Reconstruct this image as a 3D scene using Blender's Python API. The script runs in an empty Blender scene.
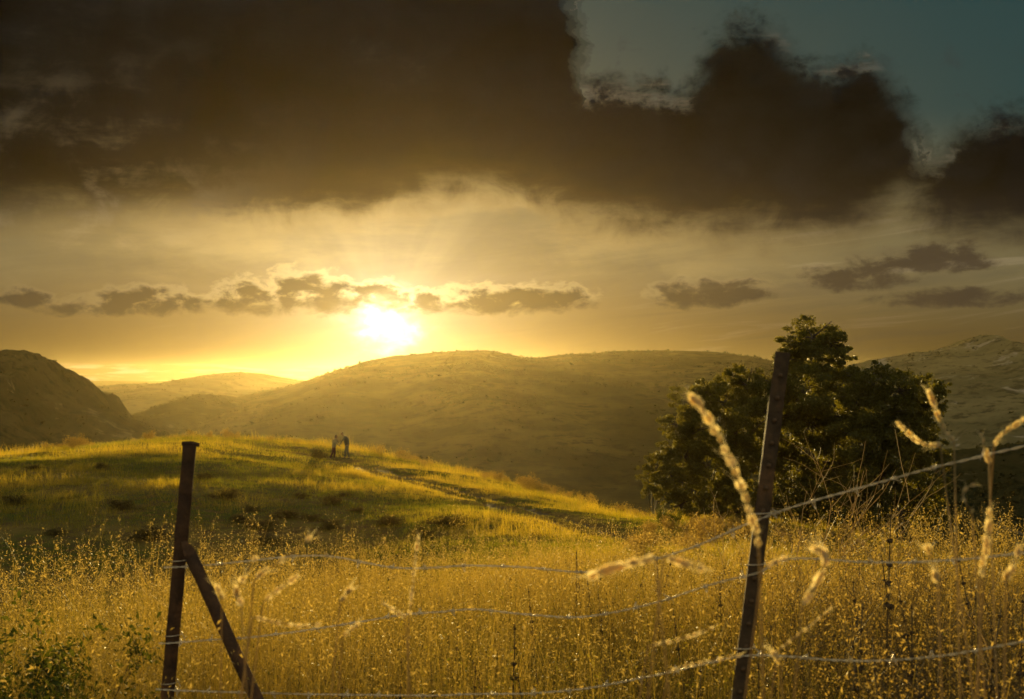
import bpy, math, random
import numpy as np
from mathutils import Vector, Matrix, Euler

RS = np.random.RandomState(11)
random.seed(5)
S = bpy.context.scene
COL = S.collection
PI = math.pi

# ------------------------------------------------------------------ camera
FPX = 1422.22            # 50 mm on a 36 mm sensor, 1024 px wide
HY = 375.0               # picture row of eye level
EYE = 1.55
PITCH = math.atan((HY - 349.5) / FPX)
cam_d = bpy.data.cameras.new('camera')
cam = bpy.data.objects.new('camera', cam_d)
COL.objects.link(cam)
cam_d.lens = 50
cam_d.sensor_width = 36
cam_d.clip_start = 0.05
cam_d.clip_end = 80000
cam.location = (0, 0, EYE)
cam.rotation_euler = (PI / 2 + PITCH, 0, 0)
cam_d.dof.use_dof = True
cam_d.dof.focus_distance = 11.0
cam_d.dof.aperture_fstop = 7.1
S.camera = cam
RM = Euler((PI / 2 + PITCH, 0, 0)).to_matrix()


def ray(px, py):
    v = RM @ Vector(((px - 512) / FPX, -(py - 349.5) / FPX, -1))
    return v / v.y


def P(px, py, d):
    """point seen at picture position px, py whose distance along +Y is d"""
    v = ray(px, py) * d
    return Vector((v.x, v.y, v.z + EYE))


# ------------------------------------------------------------------ noise
def _hash(ix, iy, seed):
    h = (ix.astype(np.int64) * 374761393 + iy.astype(np.int64) * 668265263 + seed * 974711) & 0xFFFFFFFF
    h = ((h ^ (h >> 13)) * 1274126177) & 0xFFFFFFFF
    return ((h ^ (h >> 16)) & 0xFFFF) / 65535.0


def vnoise(x, y, seed=0):
    x = np.asarray(x, float); y = np.asarray(y, float)
    ix = np.floor(x); iy = np.floor(y)
    fx = x - ix; fy = y - iy
    fx = fx * fx * (3 - 2 * fx); fy = fy * fy * (3 - 2 * fy)
    a = _hash(ix, iy, seed); b = _hash(ix + 1, iy, seed)
    c = _hash(ix, iy + 1, seed); d = _hash(ix + 1, iy + 1, seed)
    return (a * (1 - fx) + b * fx) * (1 - fy) + (c * (1 - fx) + d * fx) * fy - 0.5


def fbm(x, y, seed=0, octaves=4):
    t = 0; a = 1; f = 1
    for i in range(octaves):
        t = t + a * vnoise(x * f + 17.3 * i, y * f - 9.1 * i, seed + i)
        a *= 0.5; f *= 2.03
    return t


# ------------------------------------------------------------------ terrain heights
RR = np.array([0, 3, 6, 10, 15, 22, 30, 40, 52, 65, 80, 100, 125, 150, 200, 280, 400, 700, 3000, 4200, 30000.])
TAIL = [-45, -60, -62, -42, -15, -15]
TAB = {
    -400: [-1.55, -1.55, -1.6, -2.0, -2.9, -4.4, -6.2, -7.1, -6.6, -5.6, -5.4, -6.0, -8.5, -14, -27],
    0: [-1.55, -1.55, -1.6, -2.0, -2.9, -4.4, -6.2, -7.0, -6.4, -5.1, -4.75, -5.15, -7.0, -12, -25],
    180: [-1.55, -1.55, -1.6, -2.0, -2.8, -4.3, -6.1, -6.9, -6.2, -4.9, -4.5, -4.3, -5.5, -9, -22],
    330: [-1.55, -1.55, -1.6, -2.0, -2.8, -4.2, -5.7, -6.5, -6.3, -5.45, -5.3, -5.9, -5.8, -9, -20],
    450: [-1.55, -1.55, -1.6, -2.0, -2.7, -4.0, -5.0, -5.6, -5.5, -5.85, -6.2, -6.6, -8.2, -13, -25],
    560: [-1.55, -1.55, -1.6, -1.95, -2.6, -3.8, -4.6, -5.2, -5.85, -6.4, -7.0, -8.4, -12, -17, -28],
    650: [-1.55, -1.55, -1.6, -1.95, -2.6, -3.7, -4.5, -5.3, -6.2, -6.9, -8.2, -11.5, -17, -22, -32],
    750: [-1.55, -1.55, -1.6, -1.9, -2.5, -3.5, -4.3, -5.1, -5.9, -6.6, -8.0, -11, -16, -21, -32],
    880: [-1.55, -1.55, -1.6, -1.85, -2.4, -3.4, -4.5, -5.6, -6.5, -7.4, -9.0, -12, -16, -20, -30],
    1024: [-1.55, -1.55, -1.55, -1.8, -2.3, -3.4, -4.8, -6.5, -8, -9.5, -11, -13, -16, -19, -28],
    1400: [-1.55, -1.55, -1.55, -1.8, -2.3, -3.4, -4.8, -6.5, -8, -9.5, -11, -13, -16, -19, -28],
}
BEHIND = [-1.55, -1.55, -1.5, -1.45, -1.4, -1.4, -1.6, -2, -2.5, -3, -4, -6, -10, -15, -26]
_az = [-PI, -2.0] + [math.atan((p - 512) / FPX) for p in sorted(TAB)] + [2.0, PI]
_tb = [BEHIND + TAIL] * 2 + [TAB[p] + TAIL for p in sorted(TAB)] + [BEHIND + TAIL] * 2
_az = np.array(_az); _tb = np.array(_tb)
NA, NR = 1600, 400
_SMAX = math.log(1 + 30000 / 6.0)
_fa = np.linspace(-PI, PI, NA)
_fr = 6.0 * (np.exp(np.linspace(0, _SMAX, NR)) - 1)
_t1 = np.array([np.interp(_fr, RR, row) for row in _tb])
FINE = np.array([np.interp(_fa, _az, _t1[:, j]) for j in range(NR)]).T
for _ in range(3):
    k = np.array([1, 2, 3, 2, 1.]) / 9
    pad = np.pad(FINE, ((0, 0), (2, 2)), mode='edge')
    FINE = sum(k[i] * pad[:, i:i + NR] for i in range(5))
    k = np.ones(9) / 9
    pad = np.pad(FINE, ((4, 4), (0, 0)), mode='edge')
    FINE = sum(k[i] * pad[i:i + NA, :] for i in range(9))

RUT = []   # filled below: polyline of the track in ground coordinates


def base_h(x, y):
    x = np.asarray(x, float); y = np.asarray(y, float)
    r = np.sqrt(x * x + y * y); a = np.arctan2(x, y)
    fa = np.clip((a + PI) / (2 * PI) * (NA - 1), 0, NA - 1.001)
    fr = np.clip(np.log(1 + r / 6.0) / _SMAX * (NR - 1), 0, NR - 1.001)
    ia = fa.astype(int); ir = fr.astype(int)
    ta = fa - ia; tr = fr - ir
    h = (FINE[ia, ir] * (1 - ta) + FINE[ia + 1, ir] * ta) * (1 - tr) + (FINE[ia, ir + 1] * (1 - ta) + FINE[ia + 1, ir + 1] * ta) * tr
    w = np.clip((r - 10) / 25, 0, 1)
    h = h + w * (0.34 * fbm(x / 13, y / 13, 3, 3) + 0.12 * fbm(x / 3.1, y / 3.1, 8, 3)) + 0.07 * fbm(x / 1.3, y / 1.3, 21, 2)
    w2 = np.clip((r - 180) / 300, 0, 1)
    h = h + w2 * 4 * fbm(x / 90, y / 90, 31, 3)
    return h + EYE


def rut_dist(x, y):
    x = np.asarray(x, float); y = np.asarray(y, float)
    best = np.full(x.shape, 1e9)
    for (ax, ay), (bx, by) in zip(RUT[:-1], RUT[1:]):
        dx, dy = bx - ax, by - ay
        t = np.clip(((x - ax) * dx + (y - ay) * dy) / (dx * dx + dy * dy), 0, 1)
        best = np.minimum(best, np.hypot(x - ax - t * dx, y - ay - t * dy))
    return best


def H(x, y):
    h = base_h(x, y)
    if RUT:
        d = rut_dist(x, y)
        h = h - 0.32 * np.exp(-((d - 0.8) / 0.5) ** 2)
    return h


def G(px, py, lo=6.0):
    """where the ray through a picture position first meets the ground"""
    v = ray(px, py)
    d = np.geomspace(lo, 300, 3000)
    g = H(v.x * d, d) - (EYE + v.z * d)
    i = int(np.argmax(g > 0)) if (g > 0).any() else len(d) - 1
    return Vector((v.x * d[i], d[i], float(H(v.x * d[i], d[i]))))


RUT = [(p.x, p.y) for p in [G(a, b, 30) for a, b in ((322, 457), (352, 463), (390, 474), (435, 485), (485, 499), (535, 513), (580, 525), (625, 538))]]


# ------------------------------------------------------------------ object helpers
def tag(o, label=None, cat=None, group=None, kind=None):
    if label: o['label'] = label
    if cat: o['category'] = cat
    if group: o['group'] = group
    if kind: o['kind'] = kind
    return o


def empty(name, loc, rz=0.0):
    o = bpy.data.objects.new(name, None)
    o.location = loc
    o.rotation_euler = (0, 0, rz)
    o.empty_display_size = 0.2
    COL.objects.link(o)
    return o


def link(name, me, mat, parent=None, loc=None):
    o = bpy.data.objects.new(name, me)
    COL.objects.link(o)
    if mat and not me.materials: me.materials.append(mat)
    if parent: o.parent = parent
    if loc is not None: o.location = loc
    return o


def copy_tree(o, parent=None):
    c = o.copy()
    COL.objects.link(c)
    c.parent = parent
    for ch in o.children:
        copy_tree(ch, c)
    return c


def quads_mesh(name, V, F, attrs=None, smooth=False):
    V = np.ascontiguousarray(V, np.float32).reshape(-1, 3)
    F = np.ascontiguousarray(F, np.int32).reshape(-1, 4)
    me = bpy.data.meshes.new(name)
    me.vertices.add(len(V)); me.vertices.foreach_set('co', V.ravel())
    me.loops.add(F.size); me.loops.foreach_set('vertex_index', F.ravel())
    me.polygons.add(len(F)); me.polygons.foreach_set('loop_start', np.arange(len(F), dtype=np.int32) * 4)
    if smooth: me.polygons.foreach_set('use_smooth', np.ones(len(F), bool))
    me.update(calc_edges=True)
    for k, v in (attrs or {}).items():
        a = me.attributes.new(k, 'FLOAT', 'POINT')
        a.data.foreach_set('value', np.ascontiguousarray(v, np.float32).ravel())
    return me


class Soup:
    """collects vertices and quads of one mesh"""
    def __init__(self): self.v = []; self.f = []; self.t = []; self.n = 0
    def add(self, V, F, t=0.0):
        V = np.asarray(V, float).reshape(-1, 3); F = np.asarray(F, int).reshape(-1, 4)
        self.v.append(V); self.f.append(F + self.n); self.n += len(V)
        self.t.append(np.broadcast_to(np.asarray(t, float), (len(V),)))
    def mesh(self, name, smooth=False):
        return quads_mesh(name, np.concatenate(self.v), np.concatenate(self.f), {'tint': np.concatenate(self.t)}, smooth)
    # tapered tube along points
    def tube(self, pts, rad, sides=6, t=0.0, cap=True):
        pts = [Vector(p) for p in pts]; n = len(pts)
        if not hasattr(rad, '__len__'): rad = [rad] * n
        V = []; up = Vector((0.13, 0.31, 0.94))
        for i, p in enumerate(pts):
            d = (pts[min(i + 1, n - 1)] - pts[max(i - 1, 0)]).normalized()
            a = d.cross(up)
            if a.length < 1e-3: a = d.cross(Vector((1, 0, 0)))
            a.normalize(); b = d.cross(a)
            for k in range(sides):
                c, s = math.cos(2 * PI * k / sides), math.sin(2 * PI * k / sides)
                V.append(p + (a * c + b * s) * rad[i])
        F = [(i * sides + k, i * sides + (k + 1) % sides, (i + 1) * sides + (k + 1) % sides, (i + 1) * sides + k) for i in range(n - 1) for k in range(sides)]
        if cap and sides == 4: F += [(0, 1, 2, 3), tuple((n - 1) * 4 + k for k in (3, 2, 1, 0))]
        elif cap:
            for base in (0, (n - 1) * sides):
                for k in range(1, sides - 2, 2): F.append((base, base + k, base + k + 1, base + k + 2 if k + 2 < sides else base))
        F = [q for q in F if len(set(q)) == 4]
        self.add([tuple(v) for v in V], F, t)


def leaf_quads(C, size, aspect=0.6, rs=RS, flat=0.0):
    """one diamond leaf per centre, random orientation"""
    n = len(C)
    a = rs.normal(size=(n, 3)); a[:, 2] *= (1 - flat); a /= np.linalg.norm(a, axis=1)[:, None] + 1e-9
    b = rs.normal(size=(n, 3)); b -= a * (a * b).sum(1)[:, None]; b /= np.linalg.norm(b, axis=1)[:, None] + 1e-9
    s = np.broadcast_to(np.asarray(size, float), (n,))[:, None]
    c = np.cross(a, b) * s * 0.12
    V = np.stack([C - a * s * .5, C + b * s * .5 * aspect + c, C + a * s * .5, C - b * s * .5 * aspect + c], 1)
    return V.reshape(-1, 3), np.arange(4 * n).reshape(-1, 4)


def ribbons(base, height, width, lean, leandir, face, segs=3, droop=0.0, rs=RS):
    """grass blades: bent tapering ribbons. returns verts, faces, tips, and a function of height along the blade"""
    n = len(base)
    V = np.zeros((n, segs + 1, 2, 3))
    side = np.stack([np.cos(face), np.sin(face), np.zeros(n)], 1)
    ld = np.stack([np.cos(leandir), np.sin(leandir), np.zeros(n)], 1)
    def at(u):
        u = np.asarray(u)
        off = (lean * u ** 1.8)[:, None] * ld * height[:, None]
        z = height * u * (1 - 0.35 * np.minimum(lean, 1.2) * u) - droop * height * u ** 4
        p = base + off; p = p.copy(); p[:, 2] += z
        return p
    for i in range(segs + 1):
        u = i / segs
        c = at(np.full(n, u))
        w = width * (1 - 0.85 * u)
        V[:, i, 0] = c - side * w[:, None] * .5
        V[:, i, 1] = c + side * w[:, None] * .5
    idx = np.arange(n)[:, None] * (2 * (segs + 1))
    F = np.concatenate([np.stack([idx + 2 * i, idx + 2 * i + 1, idx + 2 * i + 3, idx + 2 * i + 2], -1) for i in range(segs)], 1)
    return V.reshape(-1, 3), F.reshape(-1, 4), at


# ------------------------------------------------------------------ materials
class NT:
    def __init__(self, tree): self.t = tree
    def n(self, typ, **kw):
        nd = self.t.nodes.new(typ)
        for k, v in kw.items(): setattr(nd, k, v)
        return nd
    def l(self, a, b): self.t.links.new(a, b)
    def m(self, op, a, b=None, c=None, clamp=False):
        nd = self.n('ShaderNodeMath', operation=op); nd.use_clamp = clamp
        for i, v in enumerate((a, b, c)):
            if v is None: continue
            if isinstance(v, (int, float)): nd.inputs[i].default_value = v
            else: self.l(v, nd.inputs[i])
        return nd.outputs[0]
    def smooth(self, v, lo, hi, a=0.0, b=1.0):
        nd = self.n('ShaderNodeMapRange', interpolation_type='SMOOTHSTEP')
        self.l(v, nd.inputs[0])
        for i, q in zip((1, 2, 3, 4), (lo, hi, a, b)): nd.inputs[i].default_value = q
        return nd.outputs[0]
    def mix(self, f, a, b, blend='MIX', clampf=True):
        nd = self.n('ShaderNodeMix', data_type='RGBA', blend_type=blend); nd.clamp_factor = clampf
        for s, v in ((nd.inputs[0], f), (nd.inputs[6], a), (nd.inputs[7], b)):
            if isinstance(v, (int, float)): s.default_value = v
            elif isinstance(v, (tuple, list)): s.default_value = (*v[:3], 1)
            else: self.l(v, s)
        return nd.outputs[2]
    def noise(self, vec, scale, detail=4, rough=.55, dims='3D', dist=0.0):
        nd = self.n('ShaderNodeTexNoise', noise_dimensions=dims)
        nd.inputs['Scale'].default_value = scale; nd.inputs['Detail'].default_value = detail
        nd.inputs['Roughness'].default_value = rough; nd.inputs['Distortion'].default_value = dist
        if vec is not None: self.l(vec, nd.inputs['Vector'])
        return nd.outputs[0]
    def scale(self, col, f):
        nd = self.n('ShaderNodeVectorMath', operation='SCALE')
        if isinstance(col, (tuple, list)): nd.inputs[0].default_value = col[:3]
        else: self.l(col, nd.inputs[0])
        if isinstance(f, (int, float)): nd.inputs['Scale'].default_value = f
        else: self.l(f, nd.inputs['Scale'])
        return nd.outputs[0]
    def vadd(self, a, b):
        nd = self.n('ShaderNodeVectorMath', operation='ADD'); self.l(a, nd.inputs[0]); self.l(b, nd.inputs[1])
        return nd.outputs[0]


def new_mat(name):
    m = bpy.data.materials.new(name); m.use_nodes = True
    m.node_tree.nodes.clear()
    g = NT(m.node_tree)
    out = g.n('ShaderNodeOutputMaterial')
    return m, g, out


def leaf_mat(name, c0, c1, trans=0.5, tcol=None, rough=0.5, gloss=0.25):
    """thin leaf or blade: diffuse + light coming through + a little sheen; colour runs from c0 to c1 with the 'tint' of each blade"""
    m, g, out = new_mat(name)
    at = g.n('ShaderNodeAttribute', attribute_name='tint')
    col = g.mix(at.outputs['Fac'], c0, c1)
    d = g.n('ShaderNodeBsdfPrincipled'); g.l(col, d.inputs['Base Color'])
    d.inputs['Roughness'].default_value = rough
    d.inputs['Specular IOR Level'].default_value = gloss
    t = g.n('ShaderNodeBsdfTranslucent')
    tc = g.mix(1.0, col, tcol or (1.5, 1.25, .6), 'MULTIPLY')
    g.l(tc, t.inputs['Color'])
    mx = g.n('ShaderNodeMixShader'); mx.inputs[0].default_value = trans
    g.l(d.outputs[0], mx.inputs[1]); g.l(t.outputs[0], mx.inputs[2])
    g.l(mx.outputs[0], out.inputs[0])
    return m


def rough_mat(name, c0, c1, scale=6.0, rough=.9, metal=0.0, bump=0.0, c2=None):
    m, g, out = new_mat(name)
    tc = g.n('ShaderNodeTexCoord')
    n = g.noise(tc.outputs['Object'], scale, 6, .62)
    col = g.mix(g.smooth(n, .35, .65), c0, c1)
    if c2:
        n2 = g.noise(tc.outputs['Object'], scale * .23, 5, .6)
        col = g.mix(g.smooth(n2, .5, .66), col, c2)
    b = g.n('ShaderNodeBsdfPrincipled'); g.l(col, b.inputs['Base Color'])
    b.inputs['Roughness'].default_value = rough; b.inputs['Metallic'].default_value = metal
    b.inputs['Specular IOR Level'].default_value = .3
    if bump:
        bn = g.n('ShaderNodeBump'); bn.inputs['Strength'].default_value = bump; bn.inputs['Distance'].default_value = .01
        g.l(n, bn.inputs['Height']); g.l(bn.outputs[0], b.inputs['Normal'])
    g.l(b.outputs[0], out.inputs[0])
    return m


M_dry = leaf_mat('dry_grass', (.10, .11, .024), (.41, .30, .08), .5, (1.35, 1.15, .5))
M_seed = leaf_mat('grass_seed', (.28, .215, .065), (.54, .41, .16), .55, (1.3, 1.15, .6))
M_pale = leaf_mat('pale_seed_husk', (.72, .60, .34), (.86, .76, .50), .72, (1.15, 1.08, .85))
M_green = leaf_mat('green_grass', (.16, .17, .014), (.58, .42, .075), .6, (1.5, 1.35, .4))
M_forb = leaf_mat('forb_leaf', (.13, .15, .02), (.38, .28, .06), .55, (1.4, 1.25, .45), .7, .08)
M_oak = leaf_mat('oak_leaf', (.065, .072, .016), (.165, .15, .026), .55, (1.9, 1.6, .5), .45, .4)
M_shrub = leaf_mat('shrub_leaf', (.04, .06, .012), (.11, .12, .025), .42, (1.6, 1.4, .5), .7, .08)
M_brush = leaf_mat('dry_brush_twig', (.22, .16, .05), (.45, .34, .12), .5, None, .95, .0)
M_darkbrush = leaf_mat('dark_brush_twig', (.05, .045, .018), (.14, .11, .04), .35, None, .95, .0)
M_twig = leaf_mat('dry_twig', (.42, .32, .15), (.6, .48, .25), .45, (1.2, 1.1, .7))
M_weed = rough_mat('weed_stem', (.07, .045, .02), (.13, .09, .035), 40, .85)
M_whorl = rough_mat('seed_whorl_husk', (.055, .035, .018), (.12, .08, .035), 150, .9)
M_bark = rough_mat('oak_bark', (.06, .045, .03), (.12, .09, .06), 6, .95, 0, .6)
M_rust = rough_mat('rusty_steel', (.045, .024, .011), (.09, .046, .019), 22, .8, .15, .8, (.19, .085, .03))
M_rust2 = rough_mat('dark_painted_steel', (.050, .032, .016), (.088, .055, .026), 26, .75, .15, .7, (.16, .085, .035))
M_wire = rough_mat('weathered_wire', (.65, .54, .36), (.85, .74, .55), 80, .3, .9, .2)
for _n in M_wire.node_tree.nodes:
    if _n.type == 'BSDF_PRINCIPLED':      # old dusty zinc: a soft bright rim against the light
        _n.inputs['Sheen Weight'].default_value = 1.0; _n.inputs['Sheen Roughness'].default_value = .35; _n.inputs['Sheen Tint'].default_value = (1, .92, .75, 1)
M_chap = leaf_mat('chaparral', (.026, .028, .010), (.048, .046, .015), .1, None, .95, .0)
M_skin = rough_mat('skin', (.17, .095, .055), (.2, .115, .07), 10, .6)
M_hair = rough_mat('dark_hair', (.015, .01, .008), (.03, .02, .014), 60, .6)
M_cream = rough_mat('cream_cloth', (.16, .14, .085), (.20, .175, .11), 30, .9)
M_maroon = rough_mat('maroon_cloth', (.07, .025, .02), (.10, .035, .028), 30, .9)
M_jacket = rough_mat('dark_jacket_cloth', (.02, .02, .016), (.035, .032, .025), 30, .85)
M_grey = rough_mat('grey_green_cloth', (.05, .05, .036), (.07, .066, .05), 30, .9)
M_shoe = rough_mat('shoe_leather', (.02, .015, .012), (.03, .022, .018), 30, .6)


def ground_mat():
    m, g, out = new_mat('meadow_soil')
    tc = g.n('ShaderNodeTexCoord')
    n1 = g.noise(tc.outputs['Object'], .16, 5, .6)
    n2 = g.noise(tc.outputs['Object'], 1.7, 6, .65)
    col = g.mix(g.smooth(n1, .4, .62), (.075, .085, .018), (.20, .14, .04))
    col = g.mix(g.smooth(n2, .45, .62), col, (.11, .075, .03))
    b = g.n('ShaderNodeBsdfPrincipled'); g.l(col, b.inputs['Base Color'])
    b.inputs['Roughness'].default_value = 1; b.inputs['Specular IOR Level'].default_value = 0
    bn = g.n('ShaderNodeBump'); bn.inputs['Strength'].default_value = .7; bn.inputs['Distance'].default_value = .08
    g.l(n2, bn.inputs['Height']); g.l(bn.outputs[0], b.inputs['Normal'])
    g.l(b.outputs[0], out.inputs[0])
    return m


def hill_mat(name, brush, soil, rock, rock_amount, scale=.02):
    m, g, out = new_mat(name)
    tc = g.n('ShaderNodeTexCoord')
    n1 = g.noise(tc.outputs['Object'], scale, 8, .65)
    n2 = g.noise(tc.outputs['Object'], scale * 5, 6, .7)
    n3 = g.noise(tc.outputs['Object'], scale * 1.7, 7, .7, dist=.6)
    col = g.mix(g.smooth(n1, .42, .6), brush, soil)
    col = g.mix(g.smooth(n2, .5, .62), col, tuple(c * .55 for c in brush))
    if rock_amount: col = g.mix(g.smooth(n3, .62 - rock_amount, .68 - rock_amount), col, rock)
    b = g.n('ShaderNodeBsdfPrincipled'); g.l(col, b.inputs['Base Color'])
    b.inputs['Roughness'].default_value = 1; b.inputs['Specular IOR Level'].default_value = 0
    bn = g.n('ShaderNodeBump'); bn.inputs['Strength'].default_value = .8; bn.inputs['Distance'].default_value = 2.0
    g.l(n2, bn.inputs['Height']); g.l(bn.outputs[0], b.inputs['Normal'])
    g.l(b.outputs[0], out.inputs[0])
    return m


# ------------------------------------------------------------------ ground sheet to the horizon
def make_ground():
    fa = np.concatenate([np.linspace(-PI, -.5, 90, endpoint=False), np.linspace(-.5, .5, 520, endpoint=False), np.linspace(.5, PI, 90, endpoint=False)])
    r = np.concatenate([[0.3], np.geomspace(1.2, 260, 420), np.geomspace(290, 4200, 60)])
    A, R = np.meshgrid(fa, r, indexing='ij')
    X = np.sin(A) * R; Y = np.cos(A) * R
    Z = H(X, Y)
    na, nr = A.shape
    V = np.stack([X, Y, Z], -1).reshape(-1, 3)
    i = np.arange(na)[:, None]; j = np.arange(nr - 1)[None, :]
    F = np.stack(np.broadcast_arrays(i * nr + j, i * nr + j + 1, ((i + 1) % na) * nr + j + 1, ((i + 1) % na) * nr + j), -1).reshape(-1, 4)
    V = np.vstack([V, [[0, 0, float(H(0.0, 0.01))]]]); c = len(V) - 1
    # close the little hole under the camera
    k = np.arange(0, na, 2)
    F2 = np.stack([np.full(len(k), c), k * nr, ((k + 1) % na) * nr, ((k + 2) % na) * nr], -1)
    o = link('ground', quads_mesh('ground', V, np.vstack([F, F2]), None, True), ground_mat())
    tag(o, 'rolling meadow ground with a grassy mound falling away to a valley', 'ground', kind='structure')


make_ground()

# worn track over the mound: two bare ruts
def make_track():
    m = rough_mat('bare_track_soil', (.055, .040, .018), (.10, .07, .03), 3, .95)
    sp = Soup()
    pts = []
    for (a, b) in zip(RUT[:-1], RUT[1:]):
        for t in np.linspace(0, 1, 60, endpoint=False): pts.append((a[0] + (b[0] - a[0]) * t, a[1] + (b[1] - a[1]) * t))
    pts = np.array(pts)
    kern = np.ones(41) / 41
    sx = np.convolve(np.pad(pts[:, 0], 20, mode='edge'), kern, 'valid'); sy = np.convolve(np.pad(pts[:, 1], 20, mode='edge'), kern, 'valid')
    tx = np.gradient(sx); ty = np.gradient(sy); L = np.hypot(tx, ty); nx, ny = -ty / L, tx / L
    for off in (-.8, .8):
        rows = []
        jit = fbm(np.arange(len(sx)) / 9, np.full(len(sx), off), 5, 2) * .12
        for w in (-.48, -.16, .16, .48):
            x = sx + nx * (off + w + jit); y = sy + ny * (off + w + jit)
            rows.append(np.stack([x, y, H(x, y) + .035 - .05 * (abs(w) > .3)], 1))
        V = np.stack(rows, 1); n = len(V)
        i = np.arange(n - 1)[:, None] * 4; k = np.arange(3)[None, :]
        sp.add(V.reshape(-1, 3), np.stack([i + k, i + k + 1, i + k + 5, i + k + 4], -1).reshape(-1, 4))
    o = link('path', sp.mesh('path', True), m)
    tag(o, 'worn double wheel track crossing the lit side of the mound', 'path', kind='structure')


make_track()

# ------------------------------------------------------------------ hills
HILLFN = {}


def make_hill(ridge, D, Wf, Wb, mat, label, seed, amp, nx=260, ny=150, base=-64.0, rocky=0.0):
    px = np.array([p[0] for p in ridge], float); py = np.array([p[1] for p in ridge], float)
    rx = (px - 512) / FPX * D; rz = np.array([ray(a, b).z * D for a, b in zip(px, py)])
    X1 = np.linspace(rx[0], rx[-1], nx)
    s = (X1 - rx[0]) / (rx[-1] - rx[0])
    crest = np.interp(X1, rx, rz)
    k = np.ones(5) / 5
    crest = np.convolve(np.pad(crest, 2, mode='edge'), k, 'valid')
    end = np.clip(np.minimum(s, 1 - s) / .06, 0, 1); end = end * end * (3 - 2 * end)
    crest = base + (crest - base) * end
    v = np.linspace(-1, 1, ny)
    XX, VV = np.meshgrid(X1, v, indexing='ij')
    bend = D * .05 * fbm(X1 / (D * .12), np.full(nx, seed * 1.0), seed, 3)
    YY = D + np.where(VV < 0, VV * Wf, VV * Wb) + bend[:, None] * (1 - VV ** 2)
    sh = np.where(VV < 0, 1 - (-VV) ** 1.25, 1 - VV ** 1.4)
    sh = np.clip(sh, 0, 1)
    gul = fbm(XX / (D * .055), YY / (D * .16), seed + 5, 5)
    fine = fbm(XX / (D * .012), YY / (D * .012), seed + 9, 4)
    ridgey = np.abs(fbm(XX / (D * .03), YY / (D * .05), seed + 12, 4))
    cr = crest[:, None]
    ZZ = base + (cr - base) * sh + (gul * amp * 1.5 * (sh * (1 - sh) * 3) + fine * amp * .12 - ridgey * rocky * amp) * end[:, None]
    V = np.stack([XX, YY, ZZ + EYE], -1).reshape(-1, 3)
    i = np.arange(nx - 1)[:, None]; j = np.arange(ny - 1)[None, :]
    F = np.stack(np.broadcast_arrays(i * ny + j, (i + 1) * ny + j, (i + 1) * ny + j + 1, i * ny + j + 1), -1).reshape(-1, 4)
    o = link('hill', quads_mesh('hill', V, F, None, True), mat)
    tag(o, label, 'hill', kind='structure')
    return V.reshape(nx, ny, 3), sh


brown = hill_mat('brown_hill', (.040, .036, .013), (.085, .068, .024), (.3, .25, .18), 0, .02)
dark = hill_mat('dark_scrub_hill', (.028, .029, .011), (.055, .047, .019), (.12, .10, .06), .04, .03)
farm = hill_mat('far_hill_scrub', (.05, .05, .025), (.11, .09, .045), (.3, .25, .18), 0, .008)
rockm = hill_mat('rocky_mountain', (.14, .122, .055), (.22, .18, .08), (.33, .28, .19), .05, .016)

hills = []
hills.append(make_hill([(-420, 420), (-260, 385), (-120, 356), (-60, 351), (-20, 349), (-8, 351), (0, 349), (12, 348.5), (19, 352), (24, 351.5), (30, 358), (36, 359), (42, 360), (47, 371), (54, 379), (60, 387), (70, 391), (78, 398), (100, 407), (125, 418), (160, 434), (200, 460)],
                       520, 300, 260, dark, 'steep dark rocky hill rising at the left edge', 40, 8.0, nx=640, ny=260, rocky=.8))
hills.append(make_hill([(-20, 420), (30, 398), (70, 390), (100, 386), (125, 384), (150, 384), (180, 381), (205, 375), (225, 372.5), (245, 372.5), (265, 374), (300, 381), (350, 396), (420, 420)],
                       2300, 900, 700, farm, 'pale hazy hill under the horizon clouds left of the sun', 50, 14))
hills.append(make_hill([(60, 460), (120, 432), (150, 412), (170, 404), (190, 398), (206, 394), (225, 394), (240, 397), (255, 400), (300, 408), (360, 424), (420, 450)],
                       1000, 420, 300, dark, 'small dark hill tucked before the long ridge', 60, 6))
hills.append(make_hill([(150, 470), (200, 432), (232, 406), (255, 394), (300, 384), (340, 371), (370, 361), (395, 356), (430, 353), (465, 351), (485, 350), (500, 353), (520, 357), (540, 358), (560, 355), (600, 352), (640, 350), (680, 350), (720, 352), (750, 356), (800, 366), (850, 380), (900, 400), (960, 440)],
                       1200, 760, 500, brown, 'long rounded brown ridge across the middle below the sun', 70, 8, nx=420, ny=200))
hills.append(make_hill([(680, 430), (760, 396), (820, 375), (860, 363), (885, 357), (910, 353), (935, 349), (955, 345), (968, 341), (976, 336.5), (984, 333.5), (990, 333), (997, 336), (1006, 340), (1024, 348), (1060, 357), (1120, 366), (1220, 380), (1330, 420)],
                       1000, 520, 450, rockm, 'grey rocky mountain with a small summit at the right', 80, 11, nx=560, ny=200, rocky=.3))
hills.append(make_hill([(800, 520), (850, 487), (890, 468), (930, 456), (965, 448), (1000, 444), (1060, 440), (1150, 436), (1300, 450), (1420, 500)],
                       270, 130, 120, dark, 'low dark slope behind the weeds at the right edge', 90, 3, base=-40))

# distant chaparral on the hills: bumps of brush that read as one cover
def lump(n):
    """bushes of 12 leaf-clump faces each, unit size"""
    c = RS.normal(size=(n * 12, 3)) * np.array([.34, .34, .24]); c[:, 2] = np.abs(c[:, 2]) * 1.5
    V, F = leaf_quads(c, .55 + .45 * RS.rand(n * 12), .8)
    return V.reshape(n, 48, 3), F.reshape(n, 12, 4)[0]


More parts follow.
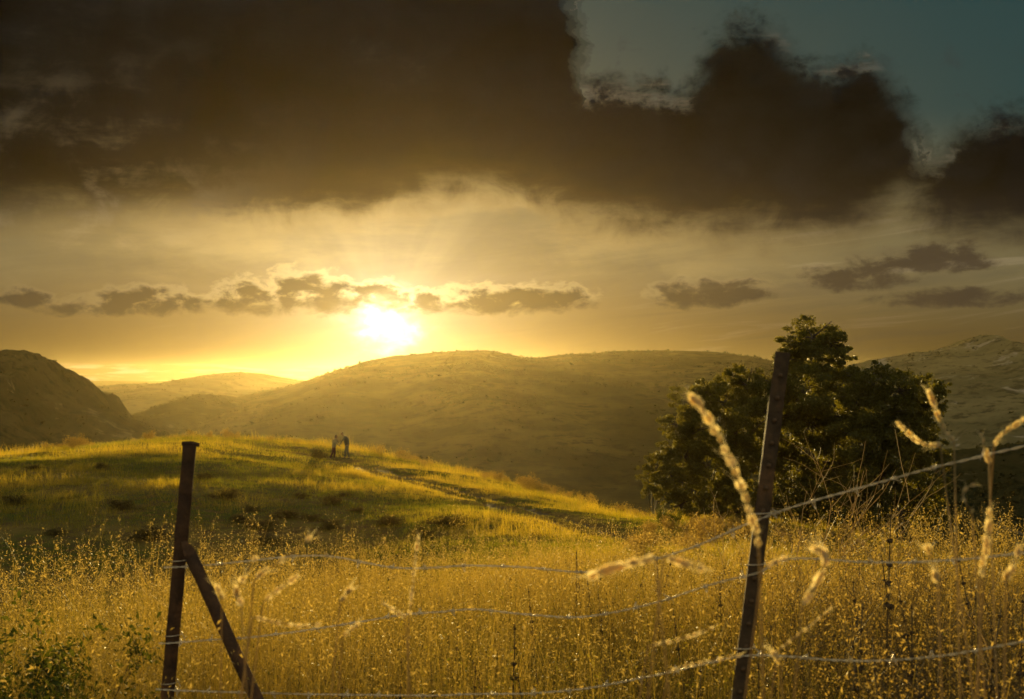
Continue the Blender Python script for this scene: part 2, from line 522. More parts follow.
def make_chaparral():
    sp = Soup()
    for (Vh, sh), n, smin, smax, lo in ((hills[0], 3600, .4, 1.6, .15), (hills[1], 1500, 1.2, 3.5, .3), (hills[2], 2400, .8, 2.2, .3), (hills[3], 7000, .6, 2.4, .12), (hills[4], 2400, .5, 1.6, .2), (hills[5], 3000, .35, 1.2, .2)):
        nx, ny, _ = Vh.shape
        i = RS.randint(0, nx - 1, n * 2); j = (RS.rand(n * 2) ** .8 * ny * .56).astype(int)
        ok = (sh[i, j] > lo) & (Vh[i, j, 2] > -55)
        dens = fbm(Vh[i, j, 0] / 40, Vh[i, j, 1] / 40, 77, 3)
        ok &= dens > RS.normal(size=n * 2) * .12 + .02
        i = i[ok][:n]; j = j[ok][:n]
        b = Vh[i, j] + (Vh[i + 1, j] - Vh[i, j]) * RS.rand(len(i))[:, None]
        V, f = lump(len(i))
        s = (smin + (smax - smin) * RS.rand(len(i)) ** 2.2)
        V = V * (s * np.array([[1.2], [1.2], [.95]])).T[:, None, :] + b[:, None, :] - np.array([0, 0, .25]) * s[:, None, None]
        F = f[None] + (np.arange(len(i)) * V.shape[1])[:, None, None]
        sp.add(V.reshape(-1, 3), F.reshape(-1, 4), np.repeat(RS.rand(len(i)), V.shape[1]))
    o = link('chaparral', sp.mesh('chaparral', True), M_chap)
    tag(o, 'distant scrub brush covering the hillsides and ridge tops', 'scrub', kind='stuff')


make_chaparral()

# ------------------------------------------------------------------ grass
def scatter(n, r0, r1, half=.5):
    r = np.sqrt(r0 * r0 + (r1 * r1 - r0 * r0) * RS.rand(n))
    a = (RS.rand(n) * 2 - 1) * half
    x = np.sin(a) * r; y = np.cos(a) * r
    return x, y, r


def make_foreground_grass():
    sp = Soup(); se = Soup()
    for n, r0, r1, nsp in ((27000, 2.6, 8, 10), (42000, 8, 15, 7), (43000, 15, 25, 3)):
        x, y, r = scatter(n, r0, r1)
        clump = fbm(x / 1.1, y / 1.1, 41, 3); big = fbm(x / 5, y / 5, 43, 2)
        px = 512 + FPX * x / y
        right = np.clip((px - 620) / 250, 0, 1)
        keep = RS.rand(n) < np.clip(.56 + clump * 1.9 + .9 * big - .25 * right, .04, 1)
        x, y, r, clump, big, right = (q[keep] for q in (x, y, r, clump, big, right)); n = len(x)
        h = np.clip(.55 + .6 * clump + .35 * big + RS.normal(size=n) * .14, .16, 1.05) * (1 - .15 * right)
        h = h * (1 - np.clip((r - 9) / 12, 0, 1) * np.clip(.55 + .3 * big, .2, .8))
        base = np.stack([x, y, H(x, y) - .01], 1)
        lean = np.abs(RS.normal(size=n)) * .28 + .05
        ldir = RS.rand(n) * 2 * PI
        w = (.0022 + .0022 * RS.rand(n)) * np.maximum(1, r / 9)
        V, F, at = ribbons(base, h, w, lean, ldir, RS.rand(n) * PI, 4, .04)
        t = np.clip(RS.rand(n) * .7 + clump * .6 + big * .9 + .1, 0, 1)
        sp.add(V, F, np.repeat(t, 10))
        # seed panicles at the tips of about two thirds of the stems
        s = np.where(RS.rand(n) < .62)[0]
        for k in range(nsp):
            u = np.ones(n) * (.68 + .34 * (k + RS.rand(n)) / nsp)
            c = at(np.minimum(u, 1))[s] + RS.normal(size=(len(s), 3)) * .012
            LV, LF = leaf_quads(c, (.007 + .009 * RS.rand(len(s))) * np.maximum(1, r[s] / 11), .32)
            se.add(LV, LF, np.repeat(np.clip(t[s] + RS.normal(size=len(s)) * .2, 0, 1), 4))
    # taller wispy stalks standing out of the rest
    n = 4600
    x, y, r = scatter(n, 3.2, 19)
    h = .75 + .5 * RS.rand(n); base = np.stack([x, y, H(x, y)], 1)
    V, F, at = ribbons(base, h, .0026 * np.maximum(1, r / 9), np.abs(RS.normal(size=n)) * .3 + .08, RS.rand(n) * 2 * PI, RS.rand(n) * PI, 6, .08)
    t = .4 + .6 * RS.rand(n)
    sp.add(V, F, np.repeat(t, 14))
    for k in range(16):
        c = at(np.full(n, .72 + .28 * k / 15)) + RS.normal(size=(n, 3)) * .011
        LV, LF = leaf_quads(c, (.009 + .010 * RS.rand(n)) * np.maximum(1, r / 11), .3)
        se.add(LV, LF, np.repeat(t, 4))
    o = link('dry_grass', sp.mesh('dry_grass'), M_dry)
    tag(o, 'tall golden dry grass filling the foreground under the fence', 'grass', kind='stuff')
    o2 = link('seed_heads', se.mesh('seed_heads'), M_seed, o)
    o2['kind'] = 'stuff'


make_foreground_grass()


def make_undergrowth():
    # leafy forbs low in the grass, thicker to the right
    sp = Soup()
    n = 30000
    x, y, r = scatter(n, 2.8, 20)
    px = 512 + FPX * x / y
    dens = np.clip(.4 + .5 * np.clip((px - 450) / 300, 0, 1) + fbm(x / 1.7, y / 1.7, 61, 3) * .9, .02, 1)
    k = RS.rand(n) < dens
    x, y, r = x[k], y[k], r[k]; n = len(x)
    h = .25 + .45 * RS.rand(n)
    base = np.stack([x, y, H(x, y)], 1)
    V, F, at = ribbons(base, h, np.full(n, .003) * np.maximum(1, r / 9), np.abs(RS.normal(size=n)) * .4, RS.rand(n) * 2 * PI, RS.rand(n) * PI, 3, 0)
    t = np.clip(.5 + fbm(x / 2, y / 2, 67, 2) + RS.normal(size=n) * .2, 0, 1)
    sp.add(V, F, np.repeat(t, 8))
    for q in range(12):
        u = np.ones(n) * (.2 + .8 * RS.rand(n))
        c = at(u) + RS.normal(size=(n, 3)) * .018
        LV, LF = leaf_quads(c, (.007 + .012 * RS.rand(n)) * np.maximum(1, r / 12), .42)
        sp.add(LV, LF, np.repeat(np.clip(t + RS.normal(size=n) * .25, 0, 1), 4))
    ds = Soup()
    n = 17000
    x, y, r = scatter(n, 3.0, 18)
    px = 512 + FPX * x / y
    k = RS.rand(n) < np.clip(.45 + .55 * np.clip((px - 480) / 350, 0, 1) + fbm(x / 1.4, y / 1.4, 71, 3), .05, 1)
    x, y, r = x[k], y[k], r[k]; n = len(x)
    h = .35 + .5 * RS.rand(n)
    base = np.stack([x, y, H(x, y)], 1)
    V, F, at = ribbons(base, h, .0028 * np.maximum(1, r / 8), np.abs(RS.normal(size=n)) * .35, RS.rand(n) * 2 * PI, RS.rand(n) * PI, 4, 0)
    ds.add(V, F, np.repeat(RS.rand(n) * .5, 10))
    for q in range(7):
        u = .45 + .55 * RS.rand(n)
        c = at(u) + RS.normal(size=(n, 3)) * .02
        LV, LF = leaf_quads(c, (.006 + .008 * RS.rand(n)) * np.maximum(1, r / 10), .7)
        ds.add(LV, LF, np.repeat(RS.rand(n), 4))
    o = link('undergrowth', sp.mesh('undergrowth'), M_forb)
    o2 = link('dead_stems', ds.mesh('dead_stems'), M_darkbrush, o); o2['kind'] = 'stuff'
    tag(o, 'low leafy forbs growing thickly among the foreground grass', 'undergrowth', kind='stuff')


make_undergrowth()


def make_mound_grass():
    sp = Soup()
    for n, r0, r1, nb in ((52000, 20, 45, 7), (56000, 45, 85, 7), (46000, 85, 150, 6)):
        x, y, r = scatter(n, r0, r1, .43)
        patch = fbm(x / 7, y / 7, 91, 4); p2 = fbm(x / 2.2, y / 2.2, 93, 3)
        keep = RS.rand(n) < np.clip(.75 + p2 * .9, .1, 1)
        x, y, r, patch, p2 = (q[keep] for q in (x, y, r, patch, p2))
        d = rut_dist(x, y)
        keep = (np.abs(d - .8) > .6)
        x, y, r, patch, p2 = (q[keep] for q in (x, y, r, patch, p2)); n = len(x)
        # taller and drier where the patches say so and along the far rim
        dry = np.clip(.35 + 1.5 * patch + .5 * p2, 0, 1)
        rim = np.clip((r - 100) / 25, 0, 1)
        hh = .08 + .16 * RS.rand(n) + .75 * dry ** 2 * RS.rand(n) ** 3 + rim * .35 * RS.rand(n)
        hh = hh * np.clip((rut_dist(x, y) - .6) / 3.2, .38, 1)      # trodden short beside the track
        z = H(x, y)
        shade = np.clip((430 - (512 + FPX * x / y)) / 120, 0, 1) * np.clip((66 - r) / 8, 0, 1) * np.clip((r - 20) / 6, 0, 1)   # near slope's shade put into the grass: darker green tint, shorter blades
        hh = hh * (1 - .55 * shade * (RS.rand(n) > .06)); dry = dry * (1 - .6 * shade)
        x = np.repeat(x, nb); y = np.repeat(y, nb); z = np.repeat(z, nb); rr = np.repeat(r, nb)
        m = len(x)
        sx = RS.normal(size=m) * .09 * rr / 45; sy = RS.normal(size=m) * .09 * rr / 45
        base = np.stack([x + sx, y + sy, z - .03], 1)
        h = np.repeat(hh, nb) * (.6 + .7 * RS.rand(m))
        w = (.006 + .006 * RS.rand(m)) * np.maximum(.7, rr / 40)
        V, F, at = ribbons(base, h, w, np.abs(RS.normal(size=m)) * .4 + .1, RS.rand(m) * 2 * PI, RS.rand(m) * PI, 2, 0)
        t = np.clip(np.repeat(dry * .8 + RS.normal(size=n) * .2, nb) + RS.normal(size=m) * .12, 0, 1)
        sp.add(V, F, np.repeat(t, 6))
    o = link('meadow_grass', sp.mesh('meadow_grass'), M_green)
    tag(o, 'short green and yellow grass covering the mound', 'grass', kind='stuff')


make_mound_grass()

# ------------------------------------------------------------------ shrubs
def branchy(sp, rs, p, d, L, r, depth, spread=.5, tips=None, sides=3):
    """recursive thin stems; records tip points"""
    pts = [Vector(p)]; q = Vector(p); dd = Vector(d).normalized()
    for i in range(4):
        dd = (dd + Vector(rs.normal(size=3)) * .10 + Vector((0, 0, .04))).normalized()
        q = q + dd * L / 4; pts.append(q.copy())
    sp.tube(pts, [r * (1 - .13 * i) for i in range(5)], sides, rs.rand(), False)
    if tips is not None: tips += [pts[2].copy(), pts[3].copy(), pts[4].copy()]
    if depth > 0:
        for k in range(rs.randint(2, 4)):
            nd = (dd + Vector(rs.normal(size=3)) * spread).normalized()
            branchy(sp, rs, pts[rs.randint(2, 5)], nd, L * (.55 + .3 * rs.rand()), r * .6, depth - 1, spread, tips, sides)


def make_bush(name, seed, h, leaf, nleaf, stem_mat, leaf_mat_, twig_r=.006, depth=3, nstem=9, spread=.45, jit=.05):
    rs = np.random.RandomState(seed)
    root = empty(name, (0, 0, 0))
    sp = Soup(); tips = []
    for i in range(nstem):
        a = rs.rand() * 2 * PI
        branchy(sp, rs, (math.cos(a) * h * .08, math.sin(a) * h * .08, -.05), (math.cos(a) * .5, math.sin(a) * .5, 1), h * .45, twig_r, depth, spread, tips)
    link('stems', sp.mesh('stems'), stem_mat, root)
    if nleaf:
        T = np.array([tuple(t) for t in tips]); T = T[T[:, 2] > h * .08]
        c = T[rs.randint(0, len(T), nleaf)] + rs.normal(size=(nleaf, 3)) * jit * h
        lp = Soup(); V, F = leaf_quads(c, leaf * (.6 + .8 * rs.rand(nleaf)), .5, rs)
        lp.add(V, F, np.repeat(rs.rand(nleaf), 4))
        link('foliage', lp.mesh('foliage'), leaf_mat_, root)
    return root


def place(root, loc, rz=0, sc=1.0, used=set()):
    """first call moves the thing itself, later calls copy it and its parts"""
    o = root
    if root.name in used: o = copy_tree(root)
    used.add(root.name)
    o.location = loc; o.rotation_euler = (0, 0, rz); o.scale = (sc, sc, sc)
    return o


# dry brush along the far rim of the mound
brush = [make_bush('dry_bush', 200 + i, 1.0, .075, 900, M_brush, M_brush, .012, 3, 10, .5, .07) for i in range(3)]
for k in range(96):
    px = -20 + 690 * RS.rand()
    edge = np.interp(px, [-20, 0, 100, 180, 330, 400, 450, 560, 640, 680], [104, 102, 104, 116, 128, 118, 112, 98, 84, 80]) + RS.normal() * 6
    x = (px - 512) / FPX * edge; y = edge
    o = place(brush[k % 3], (x, y, float(H(x, y))), RS.rand() * 6, (.4 + .7 * RS.rand() ** 1.5))
    q = o.scale.x; o.scale = (q * RS.uniform(1.0, 1.7), q, q * RS.uniform(.7, 1.1))
    tag(o, 'feathery dry bush glowing along the far rim of the mound', 'bush', 'dry bushes along the rim of the mound')

for k in range(46):
    px = 630 + 290 * RS.rand(); d = 32 + 27 * RS.rand() ** .7
    x = (px - 512) / FPX * d
    o = place(brush[k % 3], (x, d, float(H(x, d))), RS.rand() * 6, .35 + .6 * RS.rand() ** 1.5)
    tag(o, 'straggly dry bush on the rough ground before the oaks', 'bush', 'dry bushes before the oaks')

# darker low brush on the shaded near slope
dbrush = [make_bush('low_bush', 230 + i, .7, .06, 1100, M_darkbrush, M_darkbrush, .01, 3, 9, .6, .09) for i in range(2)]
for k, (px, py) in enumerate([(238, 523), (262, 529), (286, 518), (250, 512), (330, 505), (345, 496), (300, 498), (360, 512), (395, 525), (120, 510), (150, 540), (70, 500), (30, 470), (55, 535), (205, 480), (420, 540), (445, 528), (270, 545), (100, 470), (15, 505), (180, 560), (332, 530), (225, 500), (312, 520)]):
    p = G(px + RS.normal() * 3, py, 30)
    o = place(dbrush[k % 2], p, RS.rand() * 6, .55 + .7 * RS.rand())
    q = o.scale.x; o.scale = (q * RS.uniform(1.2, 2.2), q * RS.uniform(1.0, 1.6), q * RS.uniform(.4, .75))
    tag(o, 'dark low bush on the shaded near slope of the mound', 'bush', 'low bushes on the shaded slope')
p = G(322, 447, 60)
o = place(dbrush[0], G(318, 461, 60), 1.0, 1.15)
tag(o, 'grey low bush beside the feet of the couple on the mound', 'bush')

gb = make_bush('green_bush', 260, 1.6, .10, 3800, M_bark, M_shrub, .02, 3, 10, .5, .08)
tag(place(gb, G(627, 497, 50), 0, 1.0), 'rounded green bush at the right end of the mound, left of the oaks', 'bush')
tag(place(gb, G(668, 528, 40), 2.1, .5), 'smaller green bush before the leftmost oak', 'bush')

# ------------------------------------------------------------------ oaks
def make_oak(label, base, clumps, depth, seed, trunk_r):
    rs = np.random.RandomState(seed)
    root = empty('oak_tree', base)
    inv = Vector(base)
    tr = Soup(); lm = Soup(); C = []
    cents = [(P(a, b, depth + dz) - inv, r * depth / FPX) for a, b, r, dz in clumps]
    top = max(cents, key=lambda c: c[0].z)[0]
    fork = Vector((top.x * .15, top.y * .1, max(1.2, top.z * .28)))
    tr.tube([(0, 0, -.4), (0, 0, .2), fork * .5 + Vector((.1, 0, 0)), fork], [trunk_r * 1.5, trunk_r * 1.1, trunk_r * .95, trunk_r * .8], 10)
    for c, r in cents:
        mid = fork.lerp(c, .5) + Vector(rs.normal(size=3)) * .35
        lm.tube([fork - Vector((0, 0, .25)), mid, c, c + Vector(rs.normal(size=3)) * r * .4], [trunk_r * .55, trunk_r * .33, trunk_r * .16, trunk_r * .06], 6)
        nsub = max(14, int(38 * (r / 1.2)))
        for k in range(nsub):
            d = rs.normal(size=3); d /= np.linalg.norm(d)
            out = 1.0 if k % 4 else rs.uniform(1.0, 1.32)
            q = np.array(c) + d * r * (.5 + .5 * rs.rand()) * out * np.array([1, 1, .88])
            sr = r * (.15 + .22 * rs.rand()) / (1 if k % 4 else 1.5)
            m = int(250 * (sr / .45) ** 2) + 30
            e = rs.normal(size=(m, 3)); e /= np.linalg.norm(e, axis=1)[:, None]
            C.append(q + e * (sr * rs.rand(m) ** .45)[:, None] * np.array([1.15, 1.15, .75]))
            if k % 2 == 0: lm.tube([c, tuple(q)], [trunk_r * .09, trunk_r * .03], 4)
    C = np.concatenate(C)
    cr = Soup(); V, F = leaf_quads(C, .075 + .075 * rs.rand(len(C)), .62, rs)
    cr.add(V, F, np.repeat(np.clip(rs.rand(len(C)) * .7 + .35 * rs.rand(), 0, 1), 4))
    link('trunk', tr.mesh('trunk', True), M_bark, root)
    link('limbs', lm.mesh('limbs', True), M_bark, root)
    link('crown', cr.mesh('crown'), M_oak, root)
    return tag(root, label, 'tree', 'oaks clumped beside the mound')


make_oak('tallest oak with a bushy top knob, behind the tilted right fence post', G(812, 516, 40) + Vector((0, 2, 0)), [
    (812, 338, 24, 0), (792, 342, 18, .6), (832, 344, 20, -.4), (788, 358, 16, 0), (838, 360, 16, .3), (815, 362, 26, 0), (775, 384, 24, 0), (800, 392, 30, -1),
    (840, 388, 26, .5), (770, 415, 30, -1), (812, 425, 34, 1.2), (850, 418, 30, 0), (780, 455, 28, 1.0), (830, 462, 30, 1.5), (800, 490, 24, .8), (770, 500, 22, .2), (835, 500, 24, .5), (800, 512, 20, 0)], 67, 301, .34)
make_oak('broad leaning oak whose crown reaches out to the right', G(888, 520, 35) + Vector((0, 1, 0)), [
    (858, 398, 20, 0), (853, 376, 12, .3), (872, 384, 24, 0), (900, 390, 24, -.6), (925, 392, 20, 0), (940, 388, 11, .3), (934, 406, 14, -.3), (885, 412, 30, 0), (915, 425, 28, .5), (870, 440, 30, 0),
    (905, 458, 28, 0), (932, 452, 18, .6), (880, 478, 30, .4), (918, 490, 24, 0), (945, 462, 10, 0), (940, 486, 14, .3), (865, 505, 22, .4), (900, 512, 20, -.2), (930, 512, 18, 0), (875, 522, 18, 0)], 62, 302, .28)
make_oak('dense rounded oak at the left end of the clump', G(716, 515, 40) + Vector((0, 2, 0)), [
    (748, 386, 22, 0), (735, 376, 14, .6), (708, 392, 20, 0), (690, 402, 20, .5), (725, 402, 24, -.6), (678, 425, 18, 0), (700, 430, 28, 0), (735, 434, 30, 0),
    (685, 458, 24, .3), (715, 466, 30, 0), (750, 462, 26, 0), (668, 448, 12, .5), (690, 488, 22, 0), (730, 494, 24, 0), (672, 478, 15, -.4), (750, 500, 22, .2), (705, 510, 20, 0), (735, 514, 18, -.3), (680, 505, 14, 0)], 69, 303, .27)
make_oak('small low oak sprout hugging the left foot of the clump', G(655, 512, 40) + Vector((0, 1, 0)), [
    (656, 464, 13, 0), (648, 474, 12, .4), (662, 478, 14, -.3), (652, 490, 13, 0), (668, 495, 12, .2)], 71, 304, .12)

# ------------------------------------------------------------------ bare dry shrubs with fine branches, right of the right post
def make_dry_shrub(label, px, py, d, h, seed, n, leanx):
    rs = np.random.RandomState(seed)
    g = P(px, 600, d); loc = Vector((g.x, g.y, float(H(g.x, g.y))))
    root = empty('dry_shrub', loc)
    for i in range(n):
        sp = Soup()
        a = rs.rand() * 2 * PI
        branchy(sp, rs, (math.cos(a) * .08, math.sin(a) * .08, -.03), (leanx + rs.normal() * .35, rs.normal() * .25, 1), h * .42, .0075, 3 if i % 2 else 2, .5, None)
        link('stem', sp.mesh('stem'), M_twig, root)
    return tag(root, label, 'shrub', 'bare dry shrubs in front of the oaks')


make_dry_shrub('tallest bare shrub with forked pale twigs, right of the tilted post', 800, 560, 10.5, 1.9, 401, 6, .3)
make_dry_shrub('bare shrub with twigs sweeping right before the right oak', 838, 560, 9.5, 1.25, 402, 8, .6)
make_dry_shrub('thin bare shrub left of the tilted post before the oaks', 718, 560, 11.5, 1.25, 403, 4, -.05)
make_dry_shrub('sparse bare shrub with crossing twigs at the right edge', 1000, 560, 4.6, 1.15, 404, 3, .15)
make_dry_shrub('low spreading bare shrub at the foot of the tilted post', 790, 580, 8.5, .85, 405, 6, .5)

# green leafy shrub in the lower left corner
ls = make_bush('leafy_shrub', 270, 1.0, .034, 5200, M_weed, M_shrub, .006, 3, 12, .42, .035)
q = P(2, 700, 5.0)
tag(place(ls, (q.x, q.y, float(H(q.x, q.y)) - .05), 0, .82), 'leafy green shrub in the lower left corner of the meadow', 'shrub')

# ------------------------------------------------------------------ weeds with stacked round seed whorls
def make_whorl_weed(seed, h, nw):
    rs = np.random.RandomState(seed)
    root = empty('weed_stalk', (0, 0, 0))
    sp = Soup(); q = Vector((0, 0, -.05)); pts = [q.copy()]; dx, dy = rs.normal(size=2) * .05
    for i in range(8):
        q = q + Vector((dx + rs.normal() * .012, dy + rs.normal() * .012, 1)) * h / 8; pts.append(q.copy())
    sp.tube(pts, [.0050 - .0004 * i for i in range(9)], 5)
    link('stem', sp.mesh('stem'), M_weed, root)
    for k in range(nw):
        u = 1 - .02 - .085 * k * rs.uniform(.8, 1.15) - .012 * rs.rand()
        f = u * 8; i = min(int(f), 7); c = pts[i].lerp(pts[i + 1], f - i)
        R = (.007 + .0024 * min(k, 3)) * rs.uniform(.65, 1.25)
        wp = Soup()
        n = 90
        e = rs.normal(size=(n, 3)); e /= np.linalg.norm(e, axis=1)[:, None]
        V, F = leaf_quads(np.array(c) + e * R * np.array([1, 1, .62]) * rs.uniform(.5, 1.05, (n, 1)), R * .85, .45, rs)
        wp.add(V, F, 0)
        # solid husk core
        core = []
        for zz, rr in ((-.5, .3), (-.25, .75), (.1, .85), (.4, .45)): core.append(([c.x, c.y, c.z + zz * R], rr * R))
        wp.tube([a for a, b in core], [b for a, b in core], 7)
        link('seed_whorl', wp.mesh('seed_whorl'), M_whorl, root)
    return root


weeds = [make_whorl_weed(500 + i, [.95, .8, 1.05, .7][i], [5, 4, 6, 4][i]) for i in range(4)]
spots = [(512, 600, 5.2), (575, 548, 8.4), (586, 543, 8.8), (630, 545, 9.4), (648, 540, 9.0), (661, 545, 8.6), (705, 555, 8.2), (727, 548, 8.6), (543, 572, 6.6), (296, 652, 5.4),
         (722, 565, 7.4), (600, 560, 8.0), (870, 600, 4.6), (846, 590, 5.0), (868, 568, 6.0), (815, 610, 5.6), (540, 660, 4.9), (568, 640, 5.6), (436, 640, 5.3), (398, 650, 5.4),
         (910, 585, 4.8), (935, 560, 5.4), (960, 590, 4.3), (985, 565, 4.8), (1010, 580, 4.4), (1005, 540, 5.6), (895, 620, 4.2), (925, 610, 4.4), (950, 630, 4.0), (978, 620, 4.2),
         (760, 640, 4.8), (470, 655, 5.0), (355, 648, 5.6), (330, 665, 5.2), (690, 600, 6.4), (612, 585, 7.2), (880, 490, 5.2), (905, 530, 6.5), (1020, 610, 4.0), (840, 640, 4.4),
         (665, 640, 5.2), (700, 650, 4.8), (625, 650, 5.4), (790, 615, 5.6), (855, 555, 7.5), (780, 570, 8.0), (820, 560, 7.8), (500, 640, 5.8), (455, 610, 6.6), (380, 610, 6.6)]
hs = [.95, .8, 1.05, .7]
for k, (px, py, d) in enumerate(spots):
    t = P(px, py, d)
    g = float(H(t.x, t.y))
    need = max(.3, t.z - g)
    i = int(np.argmin([abs(x - need) for x in hs]))
    o = place(weeds[i], (t.x, t.y, g), RS.rand() * 6, need / hs[i])
    o.rotation_euler = (RS.normal() * .10, RS.normal() * .12, RS.rand() * 6)
    tag(o, 'brown weed stalk with stacked round seed whorls in the dry grass', 'weed', 'weed stalks with seed whorls')

# bushy brown weeds thick in the lower right corner
rw = [make_bush('brown_weed', 540 + i, .8, .0085, 1500, M_weed, M_brush, .0032, 3, 9, .38, .035) for i in range(3)]
for k in range(64):
    px = 790 + 260 * RS.rand() ** .8; d = 3.6 + 5.5 * RS.rand()
    x = (px - 512) / FPX * d
    o = place(rw[k % 3], (x, d, float(H(x, d))), RS.rand() * 6, .7 + .5 * RS.rand())
    tag(o, 'tangled brown weed with tiny dry leaves in the lower right thicket', 'weed', 'tangled weeds in the lower right')

# ------------------------------------------------------------------ fence: two steel posts, a brace, three barbed wires
def local_post(p_top, p_bot, extra):
    """origin at the foot, z along the post"""
    d = (p_top - p_bot).normalized()
    foot = p_bot - d * extra
    z = d; y = Vector((0, 1, 0)); x = y.cross(z).normalized(); y = z.cross(x)
    M = Matrix((x, y, z)).transposed().to_4x4(); M.translation = foot
    return M, (p_top - foot).length


def prism(sp, prof, z0, z1, nz, rs, wob=.0006):
    n = len(prof)
    zs = np.linspace(z0, z1, nz)
    V = np.array([[x + rs.normal() * wob, y + rs.normal() * wob, z] for z in zs for x, y in prof])
    F = [(i * n + k, i * n + (k + 1) % n, (i + 1) * n + (k + 1) % n, (i + 1) * n + k) for i in range(nz - 1) for k in range(n)]
    sp.add(V, F)


def t_profile(w, stem, th):
    a = w / 2; b = th / 2
    return [(-a, 0), (-a * .4, -.0015), (a * .4, -.0015), (a, 0), (a, th), (b + .002, th), (b, th + .003), (b, stem), (-b, stem), (-b, th + .003), (-b - .002, th), (-a, th)]


def cap_t(sp, w, stem, th, z):
    a = w / 2; b = th / 2
    sp.add([(-a, 0, z), (a, 0, z), (a, th, z), (-a, th, z)], [(0, 1, 2, 3)])
    sp.add([(-b, th, z), (b, th, z), (b, stem, z), (-b, stem, z)], [(0, 1, 2, 3)])


rsf = np.random.RandomState(7)
D_L, D_R = 4.25, 3.45
# right post: studded T post
top, bot = P(783, 352, D_R), P(739, 699, D_R)
foot_z = float(H(bot.x, bot.y))
M, L = local_post(top, bot, (bot.z - foot_z) + .12)
root = empty('fence_post', (0, 0, 0)); root.matrix_world = M
sp = Soup(); prism(sp, t_profile(.036, .034, .006), 0, L, 40, rsf); cap_t(sp, .036, .034, .006, L)
link('post_shaft', sp.mesh('post_shaft'), M_rust2, root)
stud_me = None
for k in range(int(L / .055)):
    z = .35 + k * .055
    if z > L - .03: break
    if stud_me is None:
        st = Soup(); st.tube([(0, .001, 0), (0, -.006, .001), (0, -.008, .003)], [.0075, .006, .004], 6); stud_me = st.mesh('stud')
    link('stud', stud_me, M_rust2, root, (0, 0, z))
def ties(root, M, rows, d, rx, ry, cy):
    Mi = M.inverted()
    for px, py in rows:
        c = Mi @ P(px, py, d)
        tp = Soup()
        tp.tube([(rx * math.cos(a), cy + ry * math.sin(a), c.z + .004 * a) for a in np.linspace(-.6, 2 * PI + .9, 26)] + [(rx * 1.5, cy - .012, c.z + .012)], .0013, 5)
        link('wire_tie', tp.mesh('wire_tie', True), M_wire, root)


ties(root, M, [(762, 521), (755, 572), (745, 656)], D_R, .024, .026, .014)
tag(root, 'tall dark studded steel fence post tilted to the right, in front of the oaks', 'fence post')

# left post: angle iron with a bent cap plate
top, bot = P(189.5, 445, D_L), P(167, 699, D_L)
M, L = local_post(top, bot, (bot.z - float(H(bot.x, bot.y))) + .1)
root = empty('fence_post', (0, 0, 0)); root.matrix_world = M
w = .040; th = .005
sp = Soup(); prism(sp, [(-w / 2, 0), (w / 2, 0), (w / 2, th), (-w / 2 + th, th), (-w / 2 + th, w * .8), (-w / 2, w * .8)], 0, L, 34, rsf)
link('post_shaft', sp.mesh('post_shaft'), M_rust, root)
cp = Soup(); cp.tube([(-.026, .012, L + .001), (0, .012, L + .004), (.027, .012, L + .002)], [.007, .008, .006], 4)
link('cap_plate', cp.mesh('cap_plate'), M_rust, root)
ties(root, M, [(178, 567), (172, 642), (167, 690)], D_L, .024, .026, .016)
tag(root, 'shorter rusty steel fence post standing left, with a brace leaning on it', 'fence post')

# brace
top, bot = P(186, 545, D_L - .03), P(256, 699, D_L - .25)
M, L = local_post(top, bot, (bot.z - float(H(bot.x, bot.y))) * 1.12 + .1)
sp = Soup(); prism(sp, [(-.019, 0), (.019, 0), (.019, .005), (-.014, .005), (-.014, .03), (-.019, .03)], 0, L - .03, 30, rsf)
sp.add([(-.019, 0, L - .03), (.019, 0, L - .03), (.006, .001, L + .012), (-.010, .001, L + .018)], [(0, 1, 2, 3)])
sp.add([(-.019, .03, L - .03), (-.019, 0, L - .03), (-.010, .001, L + .018), (-.012, .012, L)], [(0, 1, 2, 3)])
o = link('brace_post', sp.mesh('brace_post'), M_rust); o.matrix_world = M
tag(o, 'rusty diagonal steel brace leaning against the shorter left post', 'fence brace')


def catmull(pts, n):
    pts = [Vector(p) for p in pts]
    pts = [pts[0] * 2 - pts[1]] + pts + [pts[-1] * 2 - pts[-2]]
    out = []
    for i in range(1, len(pts) - 2):
        a, b, c, d = pts[i - 1:i + 3]
        for k in range(n):
            t = k / n
            out.append(.5 * ((2 * b) + (c - a) * t + (2 * a - 5 * b + 4 * c - d) * t * t + (3 * b - a - 3 * c + d) * t ** 3))
    out.append(pts[-2])
    return out


def resample(pts, step):
    s = [0]
    for a, b in zip(pts[:-1], pts[1:]): s.append(s[-1] + (b - a).length)
    A = np.array([tuple(p) for p in pts]); t = np.arange(0, s[-1], step)
    return [Vector(v) for v in np.stack([np.interp(t, s, A[:, i]) for i in range(3)], 1)]


